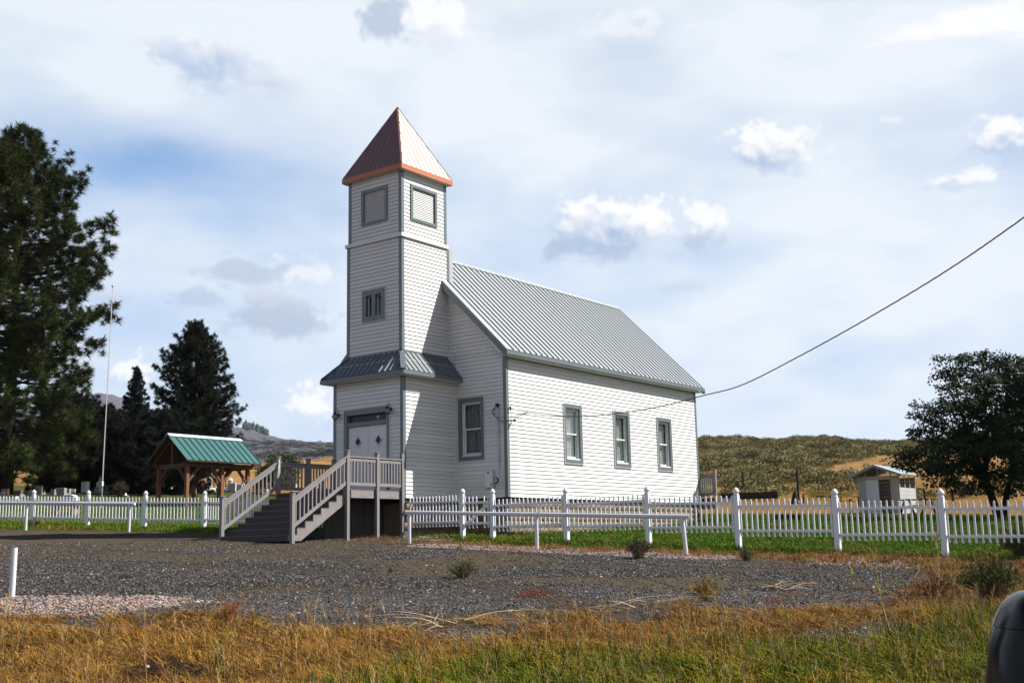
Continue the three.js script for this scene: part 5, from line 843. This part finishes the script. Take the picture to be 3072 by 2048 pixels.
const GREEN = outline([[850, 2080], [1250, 2000], [1700, 1968], [2050, 1940], [2250, 1925], [2420, 1935], [2600, 1900], [2800, 1830], [2950, 1780], [3200, 1740], [3700, 1740], [3900, 2400], [850, 2300]]);
const SOIL = outline([[350, 2060], [400, 1995], [480, 1978], [560, 1985], [620, 2020], [600, 2060]]);
{
  const r = rng(201), dry = [], dryC = [], short = [], shC = [], lying = [], lyC = [], green = [], grC = [], stalk = [], stC = [], c = new THREE.Color();
  const area = (r0, r1) => Math.sqrt(lerp(r0 * r0, r1 * r1, r()));
  for (let i = 0; i < 91000; i++) {
    const d = r() < 0.8 ? area(7.0, 15.5) : area(15.5, 29), a = (r() - 0.5) * 1.26, [x, z] = polar(d, a); if (inside(SOIL, x, z) && r() < 0.92) continue;
    if (z < table(x, LAWN_EDGE) + 0.5) continue;
    const lot = inLot(x, z, 0.3); if (lot > 0 && !(lot < 0.35 && r() < 0.12) && !(lot < 1.2 && r() < 0.012)) continue;
    const k = fbm2(x * 0.5, z * 0.5, 3), clump = n2(x * 2.6, z * 2.6) * 0.55 + n2(x * 6.1 + 9, z * 6.1) * 0.45, bare = fbm2(x * 1.1 + 40, z * 1.1, 3), gr = inside(GREEN, x, z) ? clamp(edgeDist(GREEN, x, z) * 0.8 + k * 1.1 + bare * 0.8, 0, 1) : 0;
    const far = d > 15.5, near = lot > -0.45;
    if (r() < gr * 0.8) {
      if (r() > 0.42 + clump * 0.7) continue; const s = 0.65 + r() * 0.6; green.push(upright(x, z, s, s * (0.65 + r() * 0.6 + clump * 0.45), r)); const y = clamp(r() * 0.75 + bare * 0.9 + 0.12, 0, 1); c.setRGB(lerp(0.04, 0.22, y * y), lerp(0.062, 0.135, y), lerp(0.003, 0.014, y)); grC.push(c.clone());
      if (r() < 0.05) { stalk.push(upright(x, z, 1, 0.8 + r() * 0.5, r)); c.setRGB(0.22, 0.17, 0.07); stC.push(c.clone()); }
      continue;
    }
    const t = r();
    if (t < 0.5) {   // standing clumps
      if (clump * 0.8 + bare * 0.9 + k * 0.5 < (far ? 0.14 : 0.04) + (r() - 0.5) * 0.4) continue;
      const s = 0.55 + r() * 0.6, y = clamp(r() * 0.9 + clump * 0.35, 0, 1), hue = r(); (near ? short : dry).push(upright(x, z, s, s * clamp(0.75 + clump * 0.8 + (r() - 0.5) * 0.5, 0.3, 1.6), r)); c.setRGB(lerp(0.1, 0.37, y), lerp(0.044, 0.2, y), lerp(0.007, 0.04, y)); if (hue < 0.14) c.setRGB(0.15, 0.058, 0.026); else if (hue < 0.24) c.setRGB(0.11, 0.1, 0.025); else if (hue < 0.36) c.setRGB(0.07, 0.045, 0.022); (near ? shC : dryC).push(c.clone());
    } else if (t < 0.86) {   // matted straw
      if (bare < -0.1 && r() < 0.8) continue; const s = 0.5 + r() * 0.9; lying.push(upright(x, z, s, s * (0.25 + r() * 0.5), r, 0.004)); const y = r(); c.setRGB(lerp(0.07, 0.42, y * y * y), lerp(0.03, 0.24, y * y * y), lerp(0.006, 0.06, y * y * y)); lyC.push(c.clone());
    } else if (t < 0.875 && !near) { stalk.push(upright(x, z, 0.9, 0.6 + r() * 0.6, r)); const y = r(); c.setRGB(lerp(0.16, 0.4, y), lerp(0.08, 0.28, y), lerp(0.03, 0.12, y)); stC.push(c.clone()); }
  }
  const half = (l, c2, k) => [l.filter((_, i) => i % 2 === k), c2.filter((_, i) => i % 2 === k)];
  for (const k of [0, 1]) {
    let [l, cc] = half(dry, dryC, k); tag(instanced('dry_grass', null, bladeTuft(301 + k, 20, k ? 0.19 : 0.26, k ? 0.1 : 0.16, 0.0026, k ? 0.75 : 1.2), white3, l, cc), 'golden dry cheatgrass covering the verge before the gravel', 'grass');
    [l, cc] = half(green, grC, k); tag(instanced('green_grass', null, bladeTuft(311 + k, 16, k ? 0.36 : 0.24, 0.13, k ? 0.0034 : 0.0028, k ? 0.9 : 0.65), white3, l, cc), 'tall green and yellow grass leaning along the near verge', 'grass');
    [l, cc] = half(lying, lyC, k); tag(instanced('straw_litter', null, bladeTuft(321 + k, 9, k ? 0.3 : 0.18, 0.14, 0.0026, 3.2), white3, l, cc), 'flattened straw litter lying among the dry grass', 'grass');
  }
  tag(instanced('stubble', null, bladeTuft(325, 16, 0.11, 0.1, 0.0026, 1.0), white3, short, shC), 'short dry stubble where the verge thins out onto gravel', 'grass');
  const head = (() => { const g = [tubeTaper([V(0, 0, 0), V(0.015, 0.2, 0.01), V(0.06, 0.42, 0.02)], 0.0022, 0.0016, 3)], q = rng(17); for (let i = 0; i < 14; i++) { const t = 0.3 + 0.13 * q(), b = V(0.03 + (t - 0.3) * 0.28, t, 0.015), e = b.clone().add(V((q() - 0.3) * 0.06, 0.03 + q() * 0.03, (q() - 0.5) * 0.05)); g.push(tubeTaper([b, b.clone().lerp(e, 0.5), e], 0.003, 0.001, 3)); } return merge(g); })();
  tag(instanced('seed_stalks', null, head, white3, stalk, stC), 'thin seeded grass stalks standing above the verge grass', 'grass');
}
{   // lawn: short blades, long and seedy along the fence
  const r = rng(202), l = [[], []], cs = [[], []], c = new THREE.Color();
  for (let i = 0; i < 90000; i++) {
    const d = Math.sqrt(lerp(24 * 24, 62 * 62, Math.pow(r(), 1.5))), a = -0.44 + r() * 0.9, [x, z] = polar(d, a); if (zone(x, z) !== 'lawn') continue; if (x > -W - 0.2 && x < 0.1 && z < 0.1 && z > -LEN) continue; if (x > LX && x < TX && z < TZ && z > 0) continue;
    const front = z > 1.6 && x > -1 ? 1 : 0, k = fbm2(x * 0.6, z * 0.6, 3), dryish = clamp(0.25 + k * 0.8 + (front ? 0.2 + (x < 2.5 ? 0.35 : 0) : 0) + (x < -14 ? 0.25 : 0), 0, 1), s = 0.9 + r() * 0.7, tall = front && r() < 0.5 || z > 2.2 ? 1 : 0;
    l[tall].push(upright(x, z, s, s, r)); const y = r() < dryish * 0.55 ? 1 : r() * 0.5; c.setRGB(lerp(0.035, 0.2, y * y), lerp(0.1, 0.15, y), lerp(0.004, 0.024, y)); cs[tall].push(c.clone());
  }
  tag(instanced('lawn_grass', null, bladeTuft(331, 12, 0.085, 0.16, 0.004, 0.7), white3, l[0], cs[0]), 'short green blades of the mown church lawn', 'grass');
  tag(instanced('fence_grass', null, bladeTuft(332, 12, 0.16, 0.14, 0.004, 0.8), white3, l[1], cs[1]), 'longer yellowing grass at the feet of the picket fences', 'grass');
}
// weeds on the strip right of the lot and below the deck
{
  const r = rng(203), l = [], cs = [], c = new THREE.Color();
  for (let i = 0; i < 26000; i++) {
    const d = Math.sqrt(lerp(16 * 16, 36 * 36, r())), a = -0.42 + r() * 0.88, [x, z] = polar(d, a), right = x > 11 && inLot(x, z) < 0.6 && z > 2.2 && z < 14, strip = x > -2 && x < 15 && z > 3 && z < 5.2 && zone(x, z) !== 'lawn' && r() < 0.35 && fbm2(x * 1.1, z * 1.1, 2) > 0.05, deckFoot = x > -2.6 && x < 0.4 && z > 2.6 && z < 4.4 && fbm2(x * 2, z * 2, 2) > -0.05 && r() < 0.5, leftStrip = x < -5.5 && x > -22 && zone(x, z) !== 'gravel_lot' && z > 2.4 && r() < 0.5; if (!right && !strip && !deckFoot && !leftStrip) continue;
    if (right && (n2(x * 1.3, z * 1.3) * 0.6 + n2(x * 4, z * 4) * 0.4 < 0.05 || (inLot(x, z) > 0 && r() < 0.8))) continue; const s = 0.6 + r() * 0.8; l.push(upright(x, z, s, s * (right ? 0.85 : 0.6), r)); const y = r(); if (y < 0.35) c.setRGB(0.1, 0.1, 0.03); else if (y < 0.75) c.setRGB(0.26, 0.15, 0.05); else c.setRGB(0.2, 0.07, 0.035); cs.push(c.clone());
  }
  tag(instanced('dry_weeds', null, bladeTuft(341, 16, 0.24, 0.14, 0.0035, 0.9), white3, l, cs), 'patchy dry weeds along the edges of the gravel', 'weeds');
}
// ---------------------------------------------------------------- loose stone
function pebble(seed) { const g = new THREE.IcosahedronGeometry(1, 0), p = g.attributes.position, h = new Map(), r = rng(seed); for (let i = 0; i < p.count; i++) { const k = [p.getX(i), p.getY(i), p.getZ(i)].map((v) => v.toFixed(2)).join(); if (!h.has(k)) h.set(k, 0.65 + 0.6 * r()); const s = h.get(k); p.setXYZ(i, p.getX(i) * s, p.getY(i) * s * 0.62, p.getZ(i) * s); } g.computeVertexNormals(); return g; }
const lay = (x, z, s, r) => new THREE.Matrix4().compose(V(x, heightAt(x, z) + s * 0.25, z), new THREE.Quaternion().setFromEuler(new THREE.Euler((r() - 0.5) * 1.2, r() * 6.283, (r() - 0.5) * 1.2)), V(s, s, s));
{
  const r = rng(204), L = [[], [], []], Cs = [[], [], []], c = new THREE.Color(), stone = std(1, 1, 1, 0.85);
  for (let i = 0; i < 420000; i++) {
    const d = r() < 0.55 ? Math.sqrt(lerp(110, 18.5 * 18.5, r())) : Math.sqrt(lerp(18.5 * 18.5, 34 * 34, r())), a = (r() - 0.5) * 1.24, [x, z] = polar(d, a), e = inLot(x, z, 0.3); if (e < -0.5 || (e < 0 && r() < 0.75)) continue; if (z < 2.4) continue;
    const fines = sstep(-0.05, 0.3, fbm2(x * 0.16 + 3, z * 0.16, 3) + sstep(8, -10, x) * 0.5 - sstep(10, 17, z) * 0.3); if (r() < Math.max(fines * 0.85, rut(x, z) * 0.8)) continue; if (fbm2(x * 0.9, z * 0.9, 2) < -0.25 && r() < 0.5) continue;
    const s = d < 18.5 ? 0.008 + 0.012 * r() * r() + (r() < 0.02 ? 0.012 : 0) : 0.011 + 0.012 * r(), k = i % 3; L[k].push(lay(x, z, s, r)); const g = 0.014 + 0.07 * Math.pow(r(), 2.2), w = r(); c.setRGB(g * (1.08 + w * 0.2 + fines * 0.25), g, g * (1.02 - w * 0.28 - fines * 0.2)); if (r() < 0.02) c.setRGB(0.25, 0.22, 0.19); Cs[k].push(c.clone());
  }
  for (let k = 0; k < 3; k++) tag(instanced('gravel', null, pebble(400 + k), stone, L[k], Cs[k]), 'loose dark crushed gravel covering the parking lot', 'gravel');
  // pinkish decorative stone: by the lone post, and below the fence
  const PINK = [outline([[-400, 1900], [-100, 1812], [30, 1792], [180, 1790], [330, 1796], [480, 1788], [560, 1796], [590, 1806], [440, 1826], [330, 1842], [180, 1850], [60, 1862], [-80, 1880]]), outline([[1240, 1634], [1400, 1634], [1600, 1644], [1800, 1650], [1960, 1660], [2200, 1668], [2200, 1678], [2000, 1674], [1800, 1665], [1600, 1658], [1400, 1648], [1260, 1642]]), outline([[2430, 1676], [2560, 1670], [2700, 1678], [2840, 1688], [2800, 1708], [2600, 1700], [2450, 1690]]), outline([[1225, 1612], [1330, 1610], [1400, 1618], [1330, 1622], [1230, 1620]])];
  const P = [], Pc = []; for (const [j, poly] of PINK.entries()) { const xs = poly.map((p) => p[0]), zs = poly.map((p) => p[1]), x0 = Math.min(...xs), x1 = Math.max(...xs), z0 = Math.min(...zs), z1 = Math.max(...zs), n = Math.min(90000, (x1 - x0) * (z1 - z0) * (j ? 260 : 420)); for (let i = 0; i < n; i++) { const x = lerp(x0, x1, r()), z = lerp(z0, z1, r()), e = edgeDist(poly, x, z) + fbm2(x * 1.5, z * 1.5, 2) * 0.3; if (e < 0 && r() > Math.exp(e * 6)) continue; if (e < -0.6) continue; const s = (j ? 0.018 : 0.016) + 0.02 * r() * r(); P.push(lay(x, z, s, r)); const y = r(); if (y < 0.5) c.setRGB(0.26, 0.17, 0.14); else if (y < 0.75) c.setRGB(0.3, 0.27, 0.25); else if (y < 0.9) c.setRGB(0.1, 0.09, 0.09); else c.setRGB(0.38, 0.2, 0.12); c.multiplyScalar(0.5 + r() * 0.42); Pc.push(c.clone()); } }
  tag(instanced('pink_gravel', null, pebble(409), stone, P, Pc), 'scattered pinkish decorative stones beside the lone post and below the fence', 'gravel');
  // red ground-hugging weeds
  const R = [], Rc = [], spots = [[1620, 1776, 55, 12], [1600, 1786, 60, 6], [2375, 1786, 34, 7], [2300, 1800, 40, 7], [2390, 1700, 32, 5], [1740, 1843, 50, 6], [2530, 1690, 40, 8], [2680, 1690, 60, 8], [1320, 1645, 26, 4], [1560, 1660, 30, 4], [2600, 1840, 60, 12]];
  for (const [px, py, wx, wy] of spots) for (let i = 0; i < 260; i++) { const q = G(px + (r() + r() + r() - 1.5) * wx, py + (r() + r() + r() - 1.5) * wy), s = 0.4 + r() * 0.5; R.push(upright(q.x, q.z, s, s * 0.35, r)); const y = r(); c.setRGB(lerp(0.07, 0.14, y), lerp(0.024, 0.042, y), lerp(0.016, 0.026, y)); Rc.push(c.clone()); }
  tag(instanced('red_weeds', null, bladeTuft(351, 14, 0.12, 0.09, 0.005, 1.4), white3, R, Rc), 'flat patches of dark red creeping weeds on the gravel', 'weeds');
}
// a heap of dark dug soil in the verge
{
  const p = G(500, 2030), g = new THREE.PlaneGeometry(1.1, 0.8, 44, 32).rotateX(-Math.PI / 2), q = g.attributes.position;
  for (let i = 0; i < q.count; i++) { const x = q.getX(i), z = q.getZ(i), e = Math.max(0, 1 - (x / 0.55) ** 2 - (z / 0.4) ** 2); q.setXYZ(i, x + p.x, heightAt(x + p.x, z + p.z) - 0.03 + Math.sqrt(e) * (0.1 + fbm2(x * 5, z * 5, 3) * 0.12) + n2(x * 26, z * 26) * 0.014 * e, z + p.z); } g.computeVertexNormals();
  structure('soil_mound', g, phys(0.022, 0.013, 0.008, 1, { map: roughMap, specularIntensity: 0.1 }));
  const s = thing('clod', 'pale tan rock lying on the dark dug soil', 'rock', [p.x - 0.12, heightAt(p.x, p.z) + 0.09, p.z + 0.12]); part('rock', pebble(77).scale(0.03, 0.035, 0.03), std(0.4, 0.24, 0.14, 0.9), s);
}
// ---------------------------------------------------------------- brush on the hills
{
  const r = rng(205), c = new THREE.Color(), geo = (() => { const pos = [], rr = rng(9); for (let i = 0; i < 220; i++) { const a = rr() * 6.283, k = Math.sqrt(rr()), p = V(Math.cos(a) * k, (0.2 + 0.8 * Math.sqrt(rr())) * Math.sqrt(1 - k * k * 0.85), Math.sin(a) * k), s = V(rr() - 0.5, rr() - 0.5, rr() - 0.5).multiplyScalar(0.3), u = V(rr() - 0.5, rr() - 0.3, rr() - 0.5).multiplyScalar(0.36); pos.push(p.x, p.y, p.z, p.x + s.x, p.y + s.y, p.z + s.z, p.x + u.x, p.y + u.y, p.z + u.z); } const g = new THREE.BufferGeometry(); g.setAttribute('position', new THREE.Float32BufferAttribute(pos, 3)); g.computeVertexNormals(); return g; })();
  const sage = [], sc = [], far = [], fc = [];
  for (let i = 0; i < 40000 && sage.length < 15000; i++) {
    const d = Math.sqrt(lerp(92 * 92, 345 * 345, r())), a = 0.08 + r() * 0.42, [x, z] = polar(d, a), q = 1536 + FOCAL * Math.tan(a), k = fbm2(x * 0.03, z * 0.03, 3), s2 = fbm2(x * 0.12, z * 0.12, 2);
    const line = 158 - (q - 2300) * -0.045, dense = d > line + k * 40 ? 0.3 + s2 * 1.6 + k * 1.1 : (q < 2480 ? 0.45 * sstep(95, 110, d) * (k + s2 > -0.02 ? 1 : 0.12) : (k + s2 > 0.3 ? 0.3 : 0.008)); if (r() > dense) continue;
    const s = (0.5 + r() * r() * 1.1) * (d > 240 ? 1.15 : 1), m = upright(x, z, s, s * (0.7 + r() * 0.4), r, -0.05); sage.push(m); const y = r(); c.setRGB(lerp(0.07, 0.18, y), lerp(0.068, 0.155, y), lerp(0.026, 0.066, y)).multiplyScalar(0.9 + s2 * 1.0); if (r() < 0.04) c.setRGB(0.12, 0.06, 0.03); sc.push(c.clone());
  }
  tag(instanced('sagebrush', null, geo, white3, sage, sc), 'grey-green sagebrush covering the hill behind the church', 'brush');
  for (let i = 0; i < 9000; i++) {
    const d = Math.sqrt(lerp(180 * 180, 1250 * 1250, r())), a = -0.46 + r() * 0.34, [x, z] = polar(d, a), k = fbm2(x * 0.008, z * 0.008, 3), s2 = fbm2(x * 0.03, z * 0.03, 2); if (r() > (d < 330 ? 0.05 + (k + s2 > 0.25 ? 0.6 : 0) : 0.55 + k + s2)) continue;
    const s = (d < 330 ? 0.7 : 1.6) * (0.6 + r() * 0.9); far.push(upright(x, z, s, s * 0.75, r, -0.1)); const y = r(); c.setRGB(lerp(0.03, 0.085, y), lerp(0.031, 0.08, y), lerp(0.03, 0.075, y)); fc.push(c.clone());
  }
  tag(instanced('hill_brush', null, geo, white3, far, fc), 'dark scattered brush on the purple-grey hills beyond the cemetery', 'brush');
  const tree = merge([new THREE.ConeGeometry(0.26, 0.6, 6).translate(0, 0.32, 0), new THREE.ConeGeometry(0.2, 0.5, 6).translate(0, 0.58, 0), new THREE.ConeGeometry(0.12, 0.35, 6).translate(0, 0.85, 0)]), tl = [];
  for (let i = 0; i < 130; i++) { const px = 728 + r() * 76, d = 1930 + r() * 60, q = at(px, 1300, d), s = 9 + r() * 9; tl.push(upright(q.x, q.z, s, s, r, -1)); } for (const px of [823, 960, 790, 770]) { const q = at(px, 1300, 1960); tl.push(upright(q.x, q.z, 9, 9, r, -1)); }
  tag(instanced('distant_pines', null, tree, std(0.02, 0.03, 0.022, 1), tl), 'far-off stand of pines on the ridge top', 'trees');
}
// ---------------------------------------------------------------- things beyond the lawn
{
  const wood = phys(0.035, 0.026, 0.02, 1, { map: roughMap, specularIntensity: 0.2 });
  const posts = [[2397, 1500, 1414, 0.09, 'tall dark wooden pole beside the yellow feed rack'], [2232, 1478, 1420, 0.08, 'dark wooden fence post below the brown dirt bank'], [2525, 1505, 1462, 0.06], [2778, 1520, 1472, 0.06], [2862, 1522, 1472, 0.07], [2458, 1500, 1458, 0.05], [2555, 1542, 1500, 0.08]];
  for (const [px, y0, y1, w, label] of posts) { const p = G(px, y0), k = pxm(p), h = (y0 - y1) * k; const t = thing('fence_post', label ?? 'weathered dark fence post in the dry grass behind the lawn', 'post', [p.x, p.y - 0.2, p.z], 0, label ? undefined : 'fence posts behind the lawn'); part('shaft', new THREE.CylinderGeometry(w, w * 1.15, h + 0.2, 8).translate(0, (h + 0.2) / 2, 0), wood, t); part('top', new THREE.ConeGeometry(w, 0.05, 8).translate(0, h + 0.225, 0), wood, t); }
  for (const [px, y0, y1] of [[415, 1474, 1436], [455, 1473, 1434], [492, 1472, 1434], [525, 1472, 1436], [600, 1470, 1434], [640, 1470, 1434], [676, 1470, 1430]]) { const p = G(px, y0), h = (y0 - y1) * pxm(p), t = thing('fence_post', 'thin dark steel fence post behind the gravestones', 'post', [p.x, p.y - 0.2, p.z], 0, 'steel posts behind the cemetery'); part('shaft', bxg(-0.03, 0.03, 0, h + 0.2, -0.03, 0.03), M.iron, t); part('cap', bxg(-0.045, 0.045, h + 0.2, h + 0.25, -0.045, 0.045), M.iron, t); }
  { // low dark retaining timbers
    const a = G(2165, 1500), b = G(2335, 1502), t = thing('timber_wall', 'low dark timber retaining wall behind the rear deck', 'wall'); b.y = a.y; const up = 20 * pxm(a); for (let k = 0; k < 3; k++) beam('timber', t, wood, a.clone().add(V(0, up * (k + 0.3) / 3, 0)), b.clone().add(V(0, up * (k + 0.3) / 3, 0)), 0.2, up / 3 * 0.95);
    const s = G(2386, 1512), st = thing('stump', 'dark weathered stump at the foot of the tall pole', 'stump', [s.x, s.y - 0.1, s.z]); const g = new THREE.CylinderGeometry(0.16, 0.3, 1.0, 9, 4).translate(0, 0.5, 0), p = g.attributes.position; for (let i = 0; i < p.count; i++) p.setXYZ(i, p.getX(i) * (1 + 0.3 * n3(p.getX(i) * 4, p.getY(i) * 2, p.getZ(i) * 4)), p.getY(i) + (p.getY(i) > 0.9 ? p.getX(i) * 0.9 : 0), p.getZ(i)); g.computeVertexNormals(); part('bole', g, wood, st); }
  { // yellow slatted rack
    const y = std(0.5, 0.32, 0.02, 0.6, { map: roughMap }), a = G(2412, 1508), b = G(2650, 1522), t = thing('feed_rack', 'long yellow slatted metal feed rack lying in the dry grass', 'rack'), k = pxm(a) * 26, up = V(0, k, 0), bk = V(FX, 0, FZ).multiplyScalar(0.9);
    beam('rail', t, y, a.clone().add(up), b.clone().add(up), 0.07, 0.09); beam('rail', t, y, a.clone().add(up).add(bk).add(V(0, 0.3, 0)), b.clone().add(up).add(bk).add(V(0, 0.3, 0)), 0.07, 0.09); beam('rail', t, y, a.clone().add(V(0, k * 0.45, 0)), b.clone().add(V(0, k * 0.45, 0)), 0.06, 0.07);
    for (let i = 0; i <= 14; i++) { const p = a.clone().lerp(b, i / 14), q = a.clone().lerp(b, Math.min(1, (i + 0.6) / 14)); beam('slat', t, y, p.clone().add(V(0, k * 0.4, 0)), q.clone().add(up).add(bk).add(V(0, 0.28, 0)), 0.05, 0.11); if (i % 5 === 0) { const g = heightAt(p.x, p.z); box('leg', t, wood, p.x - 0.05, p.x + 0.05, g - 0.1, p.y + k, p.z - 0.05, p.z + 0.05); } } }
  { const a = G(2318, 1560), b = G(2402, 1562), t = thing('lawn_timber', 'dark low timber edging lying on the lawn', 'timber'); beam('timber', t, wood, a.add(V(0, 0.05, 0)), b.add(V(0, 0.05, 0)), 0.2, 0.16); beam('timber', t, wood, a.clone().add(V(0, 0.12, -0.3)), b.clone().add(V(0, 0.12, -0.3)), 0.15, 0.12); }
  { const a = G(2756, 1546), t = thing('picnic_table', 'dark weathered picnic table in the shade beside the shed', 'table', [a.x, a.y, a.z], 0.9); for (let k = 0; k < 4; k++) box('top_board', t, wood, -0.8, 0.8, 0.7, 0.74, -0.36 + k * 0.185, -0.19 + k * 0.185); for (const s of [-1, 1]) { box('seat', t, wood, -0.8, 0.8, 0.42, 0.46, s * 0.62 - 0.12, s * 0.62 + 0.12); for (const x of [-0.55, 0.55]) beam('leg', t, wood, V(x, -0.05, s * 0.6), V(x, 0.7, s * 0.2), 0.08, 0.05); } for (const x of [-0.55, 0.55]) box('cross_bar', t, wood, x - 0.03, x + 0.03, 0.36, 0.42, -0.72, 0.72); }
}
// ---------------------------------------------------------------- the photographer's car: only its door mirror reaches into the picture
{
  const S = 2.8, K = S / 1.62, mx = at(3046, 1937, S), T = thing('parked_car', 'glossy black car whose rounded door mirror rises beside the verge', 'car', [mx.x, heightAt(mx.x, mx.z), mx.z], YAW), paint = phys(0.003, 0.003, 0.003, 0.16, { specularIntensity: 0.35 }), y0 = mx.y - heightAt(mx.x, mx.z);
  // local axes: +x to the right of the picture, -z ahead. Mirror housing: a rounded shell
  const shell = (w, h, d, yb, yt) => { const g = new THREE.SphereGeometry(1, 40, 28), p = g.attributes.position; for (let i = 0; i < p.count; i++) { const f = (v, e) => Math.sign(v) * Math.pow(Math.abs(v), e), x = f(p.getX(i), 0.55), y = f(p.getY(i), 0.5), z = f(p.getZ(i), 0.75), yy = y > 0 ? y * yt : y * yb; p.setXYZ(i, x * w * (1 - 0.05 * y) - 0.025 * -y, yy, z * d); } void h; g.computeVertexNormals(); return g; };
  const hs = part('mirror_housing', shell(0.055, 0, 0.06, 0.145, 0.075), paint, T); hs.position.set(0.028 * K, y0, 0); hs.scale.setScalar(K);
  { const g = shell(0.0572, 0, 0.0625, 0.145, 0.0772), p = g.attributes.position, keep = []; for (let i = 0; i < g.index.count; i += 3) { const t = [0, 1, 2].map((k) => g.index.getX(i + k)); if (t.every((v) => p.getY(v) > 0.012 + p.getX(v) * -0.25)) keep.push(...t); } g.setIndex(keep); part('mirror_cap', g, paint, hs); }
  part('mirror_glass', new THREE.CircleGeometry(0.05, 30).scale(0.8, 1.8, 1).translate(0.01, -0.03, 0.0605), phys(0.7, 0.7, 0.72, 0.03, { metalness: 1 }), hs);
  part('mirror_arm', rodGeo(V(0.05, y0 - 0.17, 0), V(0.37, y0 - 0.2, 0.02), 0.035, 0.04, 10), M.black, T);
  const prof = [[-1.5, 0.35], [-1.55, 0.75], [-1.35, 0.92], [-0.3, 1.0], [0.4, 1.5], [0.8, 1.58], [2.3, 1.58], [3.0, 1.3], [3.25, 1.1], [3.3, 0.35]].map(([z, y]) => new THREE.Vector2(-z, y));
  part('body', new THREE.ExtrudeGeometry(new THREE.Shape(prof), { depth: 1.75, bevelEnabled: true, bevelThickness: 0.05, bevelSize: 0.05, bevelSegments: 3 }).rotateY(Math.PI / 2).translate(0.42, 0, 0), paint, T);
  part('side_window', new THREE.ExtrudeGeometry(new THREE.Shape([[-0.02, 1.05], [0.45, 1.45], [2.2, 1.48], [2.7, 1.05]].map(([z, y]) => new THREE.Vector2(-z, y))), { depth: 0.01, bevelEnabled: false }).rotateY(Math.PI / 2).translate(0.36, 0, 0), phys(0.02, 0.022, 0.025, 0.05), T);
  for (const x of [0.5, 2.05]) for (const z of [-0.85, 2.35]) { const w = part('wheel', new THREE.CylinderGeometry(0.38, 0.38, 0.26, 32).rotateZ(Math.PI / 2), M.black, T); w.position.set(x, 0.34, z); part('rim', new THREE.CylinderGeometry(0.22, 0.22, 0.27, 20).rotateZ(Math.PI / 2), M.steel, w); }
}
renderer.render(scene, camera);
